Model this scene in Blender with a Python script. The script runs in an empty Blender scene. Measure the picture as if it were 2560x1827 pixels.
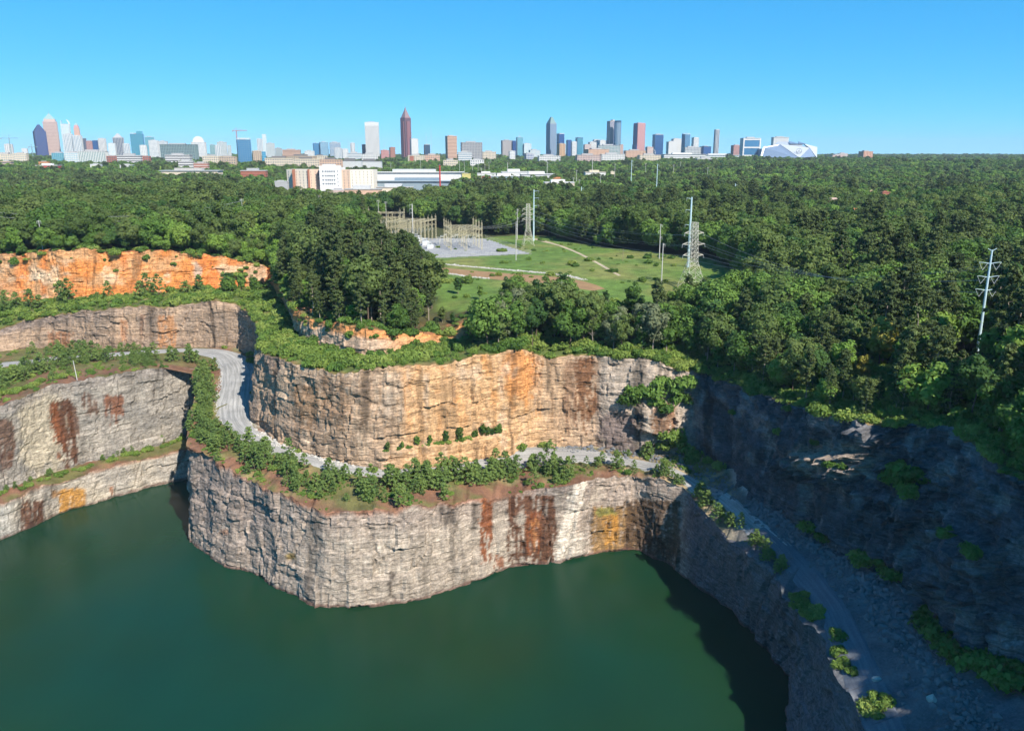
import bpy, math, random
import numpy as np
from mathutils import Vector
from mathutils.bvhtree import BVHTree

# ------------------------------------------------------------------ camera, sky, sun
S = bpy.context.scene
COL = S.collection
R = math.radians
F, CX, CY, HC = 2030.0, 1280.0, 913.5, 160.0        # focal length and centre in photo pixels; eye height over the water
PITCH = math.atan((CY - 388) / F)
SP, CP = math.sin(PITCH), math.cos(PITCH)
SUN_EL, SUN_AZ = R(43), R(36)                       # azimuth: degrees to the right of straight behind the camera

cam = bpy.data.cameras.new('camera'); cam_o = bpy.data.objects.new('camera', cam); COL.objects.link(cam_o)
cam.sensor_width = 36; cam.sensor_fit = 'HORIZONTAL'; cam.lens = 36 * F / 2560
cam.clip_start = 1; cam.clip_end = 60000
cam_o.location = (0, 0, HC); cam_o.rotation_euler = (math.pi / 2 - PITCH, 0, 0)
S.camera = cam_o

wd = bpy.data.worlds.new('World'); S.world = wd; wd.use_nodes = True
wn = wd.node_tree.nodes; wl = wd.node_tree.links
sky = wn.new('ShaderNodeTexSky'); sky.sky_type = 'NISHITA'; sky.sun_disc = False
to_sun = Vector((math.sin(SUN_AZ) * math.cos(SUN_EL), -math.cos(SUN_AZ) * math.cos(SUN_EL), math.sin(SUN_EL)))
sky.sun_elevation = SUN_EL
sky.sun_rotation = math.atan2(to_sun.x, to_sun.y)
sky.altitude = 0; sky.air_density = 0.4; sky.dust_density = 0.0; sky.ozone_density = 6.0
sep = wn.new('ShaderNodeSeparateColor'); com = wn.new('ShaderNodeCombineColor'); wl.new(sky.outputs[0], sep.inputs[0])
for ch, (ex, gain) in enumerate(((1.10, .41), (.55, 1.98), (.42, 3.25))):            # one even tone grade over the whole dome
    pw = wn.new('ShaderNodeMath'); pw.operation = 'POWER'; pw.inputs[1].default_value = ex; wl.new(sep.outputs[ch], pw.inputs[0])
    mu = wn.new('ShaderNodeMath'); mu.operation = 'MULTIPLY'; mu.inputs[1].default_value = gain; wl.new(pw.outputs[0], mu.inputs[0]); wl.new(mu.outputs[0], com.inputs[ch])
wl.new(com.outputs[0], wn['Background'].inputs[0])
wn['Background'].inputs[1].default_value = 0.097

sl = bpy.data.lights.new('sun', 'SUN'); so = bpy.data.objects.new('sun', sl); COL.objects.link(so)
sl.energy = 5.0; sl.angle = R(0.53); sl.color = (1.0, 0.93, 0.82)
so.rotation_euler = to_sun.to_track_quat('Z', 'Y').to_euler(); so.location = (300, -300, 600)

S.view_settings.view_transform = 'Standard'; S.view_settings.look = 'None'
S.view_settings.exposure = 0.75; S.view_settings.gamma = 1.0
S.render.engine = 'CYCLES'
cy = S.cycles
cy.max_bounces = 5; cy.diffuse_bounces = 3; cy.glossy_bounces = 2; cy.transmission_bounces = 2; cy.volume_bounces = 0
cy.transparent_max_bounces = 4; cy.caustics_reflective = False; cy.caustics_refractive = False
cy.use_denoising = True; cy.use_adaptive_sampling = True; cy.adaptive_threshold = 0.03
try: cy.denoiser = 'OPENIMAGEDENOISE'
except Exception: pass

# ------------------------------------------------------------------ projection helpers (photo pixel -> place on the ground)
def ray(px, py):
    a = (px - CX) / F; b = (py - CY) / F
    return np.array([a, CP - b * SP, -(SP + b * CP)])
def Pz(px, py, z):
    d = ray(px, py); t = (z - HC) / d[2]
    return np.array([d[0] * t, d[1] * t, z])
def Py(px, py, Y):
    d = ray(px, py); t = Y / d[1]
    return np.array([d[0] * t, Y, HC + d[2] * t])
def proj(P):
    x, y, z = P[..., 0], P[..., 1], P[..., 2] - HC
    zc = y * CP - z * SP; v = -(y * SP + z * CP)
    return CX + F * x / zc, CY + F * v / zc

# ------------------------------------------------------------------ noise
def _h(i, j, k, s):
    n = (i.astype(np.int64) * 374761393 + j.astype(np.int64) * 668265263 + k.astype(np.int64) * 2147483647 + s * 974711) & 0xFFFFFFFF
    n = ((n ^ (n >> 13)) * 1274126177) & 0xFFFFFFFF
    n = ((n ^ (n >> 16)) * 2246822519) & 0xFFFFFFFF
    return ((n ^ (n >> 15)) & 0xFFFFFF) / 16777215.0
def vn(x, y, z, s=0):
    x, y, z = np.broadcast_arrays(np.asarray(x, float), np.asarray(y, float), np.asarray(z, float))
    i, j, k = np.floor(x), np.floor(y), np.floor(z)
    u, v, w = x - i, y - j, z - k
    u, v, w = [t * t * (3 - 2 * t) for t in (u, v, w)]
    r = 0
    for a in (0, 1):
        for b in (0, 1):
            for c in (0, 1):
                r = r + _h(i + a, j + b, k + c, s) * (u if a else 1 - u) * (v if b else 1 - v) * (w if c else 1 - w)
    return r * 2 - 1
def fbm(x, y, z, o=4, s=0, g=0.5):
    r, a, t = 0, 1.0, 0
    for q in range(o):
        r = r + a * vn(x * 2 ** q, y * 2 ** q, z * 2 ** q, s + q * 17); t += a; a *= g
    return r / t
def sst(a, b, x):
    t = np.clip((x - a) / (b - a), 0, 1); return t * t * (3 - 2 * t)

# ------------------------------------------------------------------ mesh helpers
def mesh_np(name, V, FA, col=None, smooth=False, extra=None):
    V = np.asarray(V, np.float32); FA = np.asarray(FA, np.int32); n = FA.shape[1]
    me = bpy.data.meshes.new(name)
    me.vertices.add(len(V)); me.vertices.foreach_set('co', V.ravel())
    me.loops.add(FA.size); me.loops.foreach_set('vertex_index', FA.ravel())
    me.polygons.add(len(FA)); me.polygons.foreach_set('loop_start', np.arange(0, FA.size, n, dtype=np.int32))
    if smooth: me.polygons.foreach_set('use_smooth', np.ones(len(FA), bool))
    else: me.polygons.foreach_set('use_smooth', np.zeros(len(FA), bool))
    if col is not None:
        at = me.color_attributes.new('Col', 'FLOAT_COLOR', 'POINT')
        c = np.ones((len(V), 4), np.float32); c[:, :3] = col; at.data.foreach_set('color', c.ravel())
    for k, a in (extra or {}).items():
        at = me.attributes.new(k, 'FLOAT', 'POINT'); at.data.foreach_set('value', np.asarray(a, np.float32).ravel())
    me.update(calc_edges=True); me.validate()
    return me
def link(name, me, mat=None, parent=None, kind=None, label=None, cat=None, group=None):
    o = bpy.data.objects.new(name, me); COL.objects.link(o)
    if mat is not None and me is not None and not me.materials: me.materials.append(mat)
    if parent is not None: o.parent = parent
    tag(o, label, cat, group, kind)
    return o
def tag(o, label=None, cat=None, group=None, kind=None):
    if label: o['label'] = label
    if cat: o['category'] = cat
    if group: o['group'] = group
    if kind: o['kind'] = kind
def empty(name, loc, rz=0, label=None, cat=None, group=None):
    o = bpy.data.objects.new(name, None); COL.objects.link(o); o.location = loc; o.rotation_euler = (0, 0, rz)
    o.empty_display_size = 1
    tag(o, label, cat, group); return o
def grid_faces(nu, nv):
    i = np.arange(nu - 1)[:, None] * nv + np.arange(nv - 1)[None, :]
    return np.stack([i, i + nv, i + nv + 1, i + 1], -1).reshape(-1, 4)

class MB:
    """collects boxes, bars and tubes and links them as one mesh object"""
    def __init__(s): s.V, s.Q, s.n = [], [], 0
    def quads(s, V, Q):
        s.V.append(np.asarray(V, float)); s.Q.append(np.asarray(Q) + s.n); s.n += len(V); return s
    def box(s, x0, x1, y0, y1, z0, z1):
        V = [(x, y, z) for x in (x0, x1) for y in (y0, y1) for z in (z0, z1)]
        return s.quads(V, [(0, 1, 3, 2), (4, 6, 7, 5), (0, 4, 5, 1), (2, 3, 7, 6), (0, 2, 6, 4), (1, 5, 7, 3)])
    def bar(s, p, q, w, w2=None, n=4):
        p, q = np.asarray(p, float), np.asarray(q, float); d = q - p; L = np.linalg.norm(d)
        if L < 1e-6: return s
        d /= L; a = np.cross(d, (0, 0, 1) if abs(d[2]) < .9 else (1, 0, 0)); a /= np.linalg.norm(a); b = np.cross(d, a)
        w2 = w if w2 is None else w2
        t = np.arange(n) * 2 * math.pi / n + math.pi / n
        c = np.outer(np.cos(t), a) + np.outer(np.sin(t), b)
        k = .7071 if n == 4 else .5
        V = np.vstack([p + c * w * k, q + c * w2 * k])
        Q = [(i, (i + 1) % n, n + (i + 1) % n, n + i) for i in range(n)]
        if n == 4: Q += [(3, 2, 1, 0), (4, 5, 6, 7)]
        else:
            for i in range(1, n - 2, 2): Q += [(0, i + 2 if i + 2 < n else i + 1, i + 1, i), (n, n + i, n + i + 1, n + min(i + 2, n - 1))]
            Q = [q_ for q_ in Q if len(set(q_)) == 4]
        return s.quads(V, Q)
    def lathe(s, prof, c=(0, 0, 0), n=16, sx=1, sy=1):
        t = np.arange(n) * 2 * math.pi / n; m = len(prof)
        V = np.array([(c[0] + r * sx * math.cos(a), c[1] + r * sy * math.sin(a), c[2] + z) for r, z in prof for a in t])
        Q = [(k * n + i, k * n + (i + 1) % n, (k + 1) * n + (i + 1) % n, (k + 1) * n + i) for k in range(m - 1) for i in range(n)]
        return s.quads(V, Q)
    def mesh(s, name):
        return mesh_np(name, np.vstack(s.V), np.vstack(s.Q))
    def build(s, name, mat, parent=None, **k):
        return link(name, s.mesh(name), mat, parent, **k)

# ------------------------------------------------------------------ materials
MATS = {}
def mat(name, col, rough=.8, spec=.25, metal=0.0):
    if name in MATS: return MATS[name]
    m = bpy.data.materials.new(name); m.use_nodes = True
    nt = m.node_tree; b = nt.nodes['Principled BSDF']
    b.inputs['Roughness'].default_value = rough; b.inputs['Specular IOR Level'].default_value = spec; b.inputs['Metallic'].default_value = metal
    tc = nt.nodes.new('ShaderNodeTexCoord'); ns = nt.nodes.new('ShaderNodeTexNoise'); ns.inputs['Scale'].default_value = .35; ns.inputs['Detail'].default_value = 5
    nt.links.new(tc.outputs['Object'], ns.inputs['Vector'])
    mr = nt.nodes.new('ShaderNodeMapRange'); mr.inputs[3].default_value = .82; mr.inputs[4].default_value = 1.15
    nt.links.new(ns.outputs[0], mr.inputs[0])
    mx = nt.nodes.new('ShaderNodeVectorMath'); mx.operation = 'SCALE'; mx.inputs[0].default_value = col[:3]
    nt.links.new(mr.outputs[0], mx.inputs['Scale']); nt.links.new(mx.outputs[0], b.inputs['Base Color'])
    MATS[name] = m; return m
class NT:
    def __init__(s, name):
        s.m = bpy.data.materials.new(name); s.m.use_nodes = True; s.t = s.m.node_tree; s.b = s.t.nodes['Principled BSDF']
        s.b.inputs['Specular IOR Level'].default_value = .2; s.b.inputs['Roughness'].default_value = .9
        MATS[name] = s.m
    def n(s, typ, ins=None, **k):
        x = s.t.nodes.new('ShaderNode' + typ)
        for a, v in k.items(): setattr(x, a, v)
        for a, v in (ins or {}).items():
            if hasattr(v, 'is_output') or isinstance(v, bpy.types.NodeSocket): s.t.links.new(v, x.inputs[a])
            else: x.inputs[a].default_value = v
        return x
    def l(s, a, b): s.t.links.new(a, b)
    def noise(s, vec, scale, detail=4, rough=.55, dist=0):
        return s.n('TexNoise', {'Vector': vec, 'Scale': scale, 'Detail': detail, 'Roughness': rough, 'Distortion': dist}).outputs[0]
    def stretch(s, vec, sc):
        return s.n('Mapping', {'Vector': vec, 'Scale': sc}).outputs[0]
    def rng(s, v, a, b, c, d):
        return s.n('MapRange', {0: v, 1: a, 2: b, 3: c, 4: d}).outputs[0]
    def math(s, op, a, b):
        return s.n('Math', {0: a, 1: b}, operation=op).outputs[0]
    def scale(s, c, f):
        x = s.n('VectorMath', {0: c}, operation='SCALE')
        if isinstance(f, bpy.types.NodeSocket): s.l(f, x.inputs['Scale'])
        else: x.inputs['Scale'].default_value = f
        return x.outputs[0]
    def mix(s, f, a, b):
        x = s.n('Mix', data_type='RGBA')
        for k, v in ((0, f), (6, a), (7, b)):
            if isinstance(v, bpy.types.NodeSocket): s.l(v, x.inputs[k])
            else: x.inputs[k].default_value = v if k == 0 else (*v[:3], 1)
        return x.outputs[2]
    def bump(s, h, strength, dist):
        return s.n('Bump', {'Height': h, 'Strength': strength, 'Distance': dist}).outputs[0]

def rock_material():
    t = NT('quarry_rock'); P = t.n('NewGeometry').outputs['Position']
    col = t.n('Attribute', attribute_name='Col').outputs['Color']
    strata = t.noise(t.stretch(P, (.26, .26, .85)), 1.0, 5, .66, 1.2)
    vert = t.noise(t.stretch(P, (.9, .9, .06)), 1.0, 3, .6)
    fine = t.noise(P, 1.5, 4, .7)
    f = t.math('MULTIPLY', t.rng(strata, .34, .66, .62, 1.34), t.rng(vert, .3, .7, .82, 1.16))
    bed = t.noise(t.stretch(P, (.05, .05, 2.4)), 1.0, 3, .6, .5)
    f = t.math('MULTIPLY', t.math('MULTIPLY', f, t.rng(bed, .36, .64, .76, 1.15)), t.rng(fine, .28, .72, .70, 1.30))
    t.l(t.scale(col, f), t.b.inputs['Base Color'])
    h = t.noise(t.stretch(P, (.8, .8, 1.5)), 1.0, 4, .7)
    t.l(t.bump(h, .6, .8), t.b.inputs['Normal'])
    return t.m
def soil_material():
    t = NT('soil'); P = t.n('NewGeometry').outputs['Position']
    col = t.n('Attribute', attribute_name='Col').outputs['Color']
    a = t.noise(P, .12, 6, .68); b = t.noise(P, 1.3, 3, .7)
    f = t.math('MULTIPLY', t.rng(a, .3, .7, .60, 1.40), t.rng(b, .25, .75, .75, 1.25))
    t.l(t.scale(col, f), t.b.inputs['Base Color'])
    t.l(t.bump(b, .7, .6), t.b.inputs['Normal'])
    return t.m
def gravel_material(name, ca, cb):
    t = NT(name); P = t.n('NewGeometry').outputs['Position']
    u = t.n('Attribute', attribute_name='across').outputs['Fac']; v = t.n('Attribute', attribute_name='along').outputs['Fac']
    q = t.n('CombineXYZ', {0: u, 1: t.math('MULTIPLY', v, .035)}).outputs[0]
    tr = t.noise(q, 1.1, 4, .6); g = t.noise(P, 1.8, 6, .7); c = t.noise(P, .12, 3, .5)
    f = t.math('MULTIPLY', t.rng(g, .25, .75, .80, 1.2), t.rng(c, .3, .7, .88, 1.12))
    t.l(t.scale(t.mix(t.rng(tr, .42, .58, 0, 1), ca, cb), f), t.b.inputs['Base Color'])
    t.l(t.bump(g, .5, .25), t.b.inputs['Normal'])
    return t.m
def water_material():
    t = NT('water'); P = t.n('NewGeometry').outputs['Position']
    a = t.noise(P, .012, 2, .5); b = t.noise(t.stretch(P, (1, .6, 1)), .03, 3, .5)
    c = t.mix(t.rng(a, .35, .65, 0, 1), (.009, .034, .013), (.005, .036, .022))
    t.l(t.scale(c, t.rng(b, .3, .7, .9, 1.1)), t.b.inputs['Base Color'])
    t.b.inputs['Roughness'].default_value = .2; t.b.inputs['Specular IOR Level'].default_value = .10
    w = t.noise(P, .8, 3, .5)
    t.l(t.bump(w, .10, .12), t.b.inputs['Normal'])
    return t.m
ROCK = rock_material(); SOIL = soil_material()
SHADE_GRAVEL = gravel_material('shaded_gravel', (.115, .125, .145), (.15, .16, .18))  # the road gravel again, darkened and blued to paint in the shade
GRAVEL = gravel_material('gravel', (.24, .235, .225), (.35, .34, .325))
DIRT = gravel_material('pale_dirt', (.36, .29, .20), (.44, .36, .25))
WATER = water_material()
# ------------------------------------------------------------------ terrain keys: photo pixel + height over the water (metres)
def keypoint(k, ref=None):
    if k[0] == 'w': return np.array(k[1:], float)                       # a place in metres
    if k[0] == 'o': return ref + np.array(k[1:], float)                  # offset from the edge below
    if len(k) == 4: return Py(k[0], k[1], ref[1] + k[3])                 # straight above ref, set back some metres
    return Pz(*k)
def resample(K, n):
    out = []
    for i in range(len(K) - 1):
        t = np.linspace(0, 1, n[i], endpoint=False)[:, None]
        out.append(K[i] * (1 - t) + K[i + 1] * t)
    out.append(K[-1][None]); return np.vstack(out)
def soften(A, k):
    B = A.copy()
    for _ in range(k): B[1:-1] = (B[:-2] + 2 * B[1:-1] + B[2:]) / 4
    return B
WALLS = {}
def wall(name, pairs, colfn, du=.9, dv=.8, amp=1.0, ledge=0.0, seed=1, refs=None, soft=6, ampfn=None, hgroove=1.0, vstreak=.42):
    B = np.array([keypoint(a, None if refs is None else refs[i]) for i, (a, b) in enumerate(pairs)])
    T = np.array([keypoint(b, (refs[i] if (refs is not None and b[0] == 'o') else B[i])) for i, (a, b) in enumerate(pairs)])
    n = [max(2, int(max(np.linalg.norm(B[i + 1] - B[i]), np.linalg.norm(T[i + 1] - T[i])) / du)) for i in range(len(B) - 1)]
    tk = resample(np.arange(len(B), dtype=float)[:, None], n)[:, 0]
    b, t = soften(resample(B, n), soft), soften(resample(T, n), soft)
    hmax = (t[:, 2] - b[:, 2]).max(); nv = max(6, int(hmax / dv))
    v = np.linspace(-.06, 1, nv)
    tan = np.gradient(soften((b + t) / 2, 12), axis=0); tan[:, 2] = 0; tan /= np.linalg.norm(tan, axis=1)[:, None] + 1e-9
    nrm = np.stack([tan[:, 1], -tan[:, 0], 0 * tan[:, 0]], 1)
    V = v[None, :, None]
    z = b[:, None, 2] * (1 - v) + t[:, None, 2] * v
    u = np.cumsum(np.r_[0, np.linalg.norm(np.diff(b, axis=0), axis=1)])[:, None] + 0 * v
    pr = np.clip(v, 0, 1)[None, :] + 0 * u
    if ledge > 0:
        st = pr * 3.2 + .5 * fbm(u / 22, 0, 3.3, 3, seed + 5)
        fl = np.floor(st); fr = st - fl
        pl = (fl + sst(.62, 1.0, fr)) / 3.2
        pr = np.clip(pr * (1 - ledge) + pl * ledge, 0, 1.02)
        pr = pr * sst(0, .04, v)[None] ; pr[:, -1] = 1
    xy = b[:, None, :2] + (t - b)[:, None, :2] * pr[..., None]
    x, y = xy[..., 0], xy[..., 1]
    d = 2.2 * fbm(x / 26, y / 26, z / 40, 3, seed)
    d += 1.0 * fbm(x / 7.5, y / 7.5, z / 26, 3, seed + 1)
    zz = z + 2.5 * fbm(x / 14, y / 14, z / 14, 3, seed + 2)
    uu = u + 3.0 * fbm(x / 11, y / 11, z / 22, 2, seed + 3)
    for su, szz, am, q in ((10.5, 10.0, 1.4, 0), (5.2, 4.3, .85, 1), (2.5, 1.9, .5, 2)):          # blasted panels of several sizes
        row_ = np.floor(zz / szz + .37 * q); cu = uu / su + 3.7 * _h(row_, row_ * 0, row_ * 0, seed + q); ce = np.floor(cu)
        tilt = (_h(ce, row_, ce * 0, seed + 30 + q) - .5) * (cu - ce - .5) + (_h(ce, row_, ce * 0, seed + 40 + q) - .5) * (zz / szz + .37 * q - row_ - .5)
        d += am * ((_h(ce, row_, ce * 0, seed + 20 + q) - .5) + .9 * tilt)
    d -= .9 * sst(.055, .0, np.abs(vn(uu / 7.0, z / 45, 0 * u, seed + 50))) + hgroove * .55 * sst(.06, .0, np.abs(vn(u / 13, zz / 3.4, 0 * u, seed + 51))) * sst(-.1, .3, vn(u / 20, z / 9, 0 * u, seed + 52))
    d += .28 * fbm(x / 1.6, y / 1.6, z / 1.6, 3, seed + 11)
    if ampfn is not None:
        q0 = np.stack([x, y, z], -1); ax, ay = proj(q0); d *= ampfn(ax, ay); d += bulge(ax, ay)
    d *= amp
    P = np.stack([x + nrm[:, None, 0] * d, y + nrm[:, None, 1] * d, z], -1)
    e = sst(.86, 1, v)[None]
    P[..., 2] += e * (2.1 * fbm(u / 9, 0, 7.7, 3, seed + 20) + 1.0 * (_h(np.floor(u / 2.3), u * 0, u * 0, seed) - .5)) * min(1, amp)
    px, py = proj(P)
    C = colfn(px, py, u, v[None, :] + 0 * u, P) * np.array((.84, .758, .675))
    ds = sst(.12, .42, fbm(uu / 2.6, z / 70, 0 * u, 3, seed + 60)) * sst(-.05, .35, fbm(u / 24, z / 60, 0 * u, 2, seed + 61)); C = C * (1 - vstreak * ds)[..., None]
    if b[:, 2].max() < 1: C = lerp(C, (.105, .055, .042), sst(1.5, .5, z + .9 * fbm(x / 3, y / 3, 0 * z, 3, seed + 62)) * .8)
    me = mesh_np(name, P.reshape(-1, 3), grid_faces(len(b), nv), C.reshape(-1, 3), smooth=False)
    o = link(name, me, ROCK, kind='structure')
    WALLS[name] = dict(tk=tk, top=P[:, -1].copy(), B=B, T=T, base=b, P=P.reshape(-1, 3), Fc=grid_faces(len(b), nv))
    return o

# ---- rock colours: base tones, stains that run down the faces, and shade toned into the right wall
def lerp(a, b, t): return a * (1 - t[..., None]) + np.asarray(b, float) * t[..., None]
def streaks(px, py, x0, x1, y0, y1, seed, soft=8, fray=1.0, slant=0.0, fx=5.0, fy=70.0):
    """mask of a run of stain: hard-ish top, frayed tongues below"""
    xx = px - slant * (py - y0)
    n = fbm(xx / fx, py / fy, 0 * px, 3, seed); n2 = fbm(xx / 3.2, py / 5, 0 * px, 3, seed + 3)
    m = sst(x0 - soft, x0 + soft, xx + 6 * n2) * (1 - sst(x1 - soft, x1 + soft, xx + 6 * n2))
    yb = y1 - (y1 - y0) * .55 * fray * (.5 + .9 * n)
    m *= sst(y0 - 7, y0 + 5, py + 6 * n2) * (1 - sst(yb - 14, yb + 10, py))
    n3 = fbm(xx / 2.1, py / 40, 0 * px, 3, seed + 7)
    return sst(.22, .62, m * (.72 + .75 * n + .35 * n2 + .55 * n3))
def blob(px, py, cx, cy, rx, ry, seed, k=.5):
    n = fbm(px / 14, py / 14, 0 * px, 4, seed)
    return 1 - sst(.6, 1.1, np.sqrt(((px - cx) / rx) ** 2 + ((py - cy) / ry) ** 2) + k * n)
RUST, RUSTD, OCHRE, DARK, WHITE = (.20, .070, .028), (.105, .048, .027), (.44, .235, .055), (.07, .06, .055), (.74, .71, .66)
def tone(px, py, P, a, b, seed, sc=22):
    n = fbm(P[..., 0] / sc, P[..., 1] / sc, P[..., 2] / (sc * .6), 4, seed)
    return lerp(np.zeros(px.shape + (3,)) + np.asarray(a), b, sst(-.35, .35, n))

def col_lower(px, py, u, v, P):
    C = tone(px, py, P, (.37, .325, .295), (.30, .27, .255), 31)
    C = lerp(C, (.41, .38, .34), sst(1560, 1250, px) * sst(640, 900, px + 90 * fbm(P[..., 0] / 15, P[..., 1] / 15, P[..., 2] / 8, 3, 5)) * .8 * sst(.95, .6, v))
    vs = fbm(P[..., 0] / 1.7, P[..., 1] / 1.7, P[..., 2] / 22, 3, 71)
    C = C * (1 + .28 * vs)[..., None]
    C = lerp(C, (.52, .49, .44), .5 * sst(.15, .5, fbm(P[..., 0] / 6, P[..., 1] / 6, P[..., 2] / 3, 4, 44)) * sst(650, 900, px))
    for a in ((1097, 1142, 1258, 1350, DARK, .75), (1178, 1196, 1255, 1345, DARK, .8), (1200, 1232, 1240, 1440, RUST, .95), (1206, 1214, 1240, 1300, (.5, .2, .07), .9),
              (1270, 1392, 1238, 1430, RUSTD, .95), (1315, 1352, 1280, 1420, RUST, .9), (1330, 1348, 1300, 1400, (.42, .21, .09), .6),
              (1236, 1262, 1390, 1440, RUST, .8), (1480, 1592, 1268, 1420, (.27, .17, .07), .9), (1508, 1545, 1285, 1400, OCHRE, .9),
              (1560, 1700, 1250, 1440, (.10, .065, .04), .92), (1600, 1690, 1330, 1430, RUSTD, .5), (972, 990, 1430, 1530, DARK, .8),
              (480, 700, 1150, 1330, (.25, .22, .215), .5)):
        C = lerp(C, a[4], streaks(px, py, a[0], a[1], a[2], a[3], int(a[0]), fray=.35 if a[1] - a[0] > 90 else 1.0) * a[5])
    C = lerp(C, (.38, .36, .33), blob(px, py, 1302, 1297, 17, 22, 8) * .9)
    C = lerp(C, (.18, .20, .05), blob(px, py, 1512, 1280, 28, 14, 18) * .8)
    C = lerp(C, (.30, .22, .06), blob(px, py, 726, 1391, 18, 9, 19) * .8)
    C = lerp(C, (.34, .17, .10), blob(px, py, 562, 1330, 14, 8, 21) * .6)
    C = lerp(C, WHITE, streaks(px, py, 1430, 1470, 1196, 1440, 77, soft=7, fray=.15, slant=-.24, fx=9) * .95)
    C = lerp(C, (.62, .60, .56), streaks(px, py, 1395, 1470, 1330, 1420, 79, soft=14, fray=.1) * .6)
    C = lerp(C, (.28, .125, .07), sst(.93, 1.0, v + .05 * fbm(u / 6, v * 4, 0 * u, 3, 13)) * sst(1420, 1180, px) * .8)
    C = lerp(C, (.105, .120, .155), sst(1690, 1740, px) * .9)  # right end toned dark blue, shade put into the colour
    return C
def col_left_low(px, py, u, v, P):
    C = tone(px, py, P, (.47, .44, .38), (.36, .35, .33), 51, 16)
    C = lerp(C, (.40, .42, .42), sst(60, 10, px) * .8)
    C = lerp(C, RUSTD, streaks(px, py, 52, 114, 1252, 1370, 52, fray=.2) * .95)
    C = lerp(C, OCHRE, streaks(px, py, 150, 214, 1222, 1330, 53, fray=.25) * .95)
    C = lerp(C, (.36, .19, .06), streaks(px, py, 128, 150, 1226, 1260, 54) * .8)
    C = lerp(C, (.40, .18, .09), streaks(px, py, 277, 286, 1215, 1260, 55) * .9)
    C = lerp(C, (.30, .15, .085), sst(.9, 1.0, v + .06 * fbm(u / 6, v * 4, 0 * u, 3, 13)) * .75)
    return C
def col_left_mid(px, py, u, v, P):
    C = tone(px, py, P, (.36, .35, .33), (.26, .26, .255), 61, 12)
    C = lerp(C, (.46, .45, .42), .4 * sst(.1, .45, fbm(P[..., 0] / 5, P[..., 1] / 5, P[..., 2] / 4, 4, 144)))
    C = lerp(C, (.52, .48, .37), blob(px, py, 105, 1080, 70, 120, 3) * .6)
    C = lerp(C, (.27, .255, .25), sst(.84, .97, v + .06 * fbm(u / 8, v * 5, 0 * u, 3, 15)) * .6)
    C = lerp(C, RUST, streaks(px, py, 120, 150, 1006, 1190, 62, slant=.18) * .95)
    C = lerp(C, RUSTD, streaks(px, py, 140, 180, 1000, 1230, 63, slant=.12) * .95)
    C = lerp(C, RUSTD, streaks(px, py, 172, 192, 1018, 1130, 64, slant=.1) * .8)
    C = lerp(C, RUSTD, streaks(px, py, 206, 246, 985, 1060, 65) * .8)
    C = lerp(C, RUST, streaks(px, py, 260, 308, 990, 1075, 66) * .8)
    C = lerp(C, DARK, streaks(px, py, 381, 388, 948, 1030, 67, soft=3) * .8)
    C = lerp(C, RUSTD, streaks(px, py, -40, 40, 1050, 1190, 68) * .8)
    C = lerp(C, RUSTD, streaks(px, py, -40, 30, 1130, 1200, 69) * .7)
    return C
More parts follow.
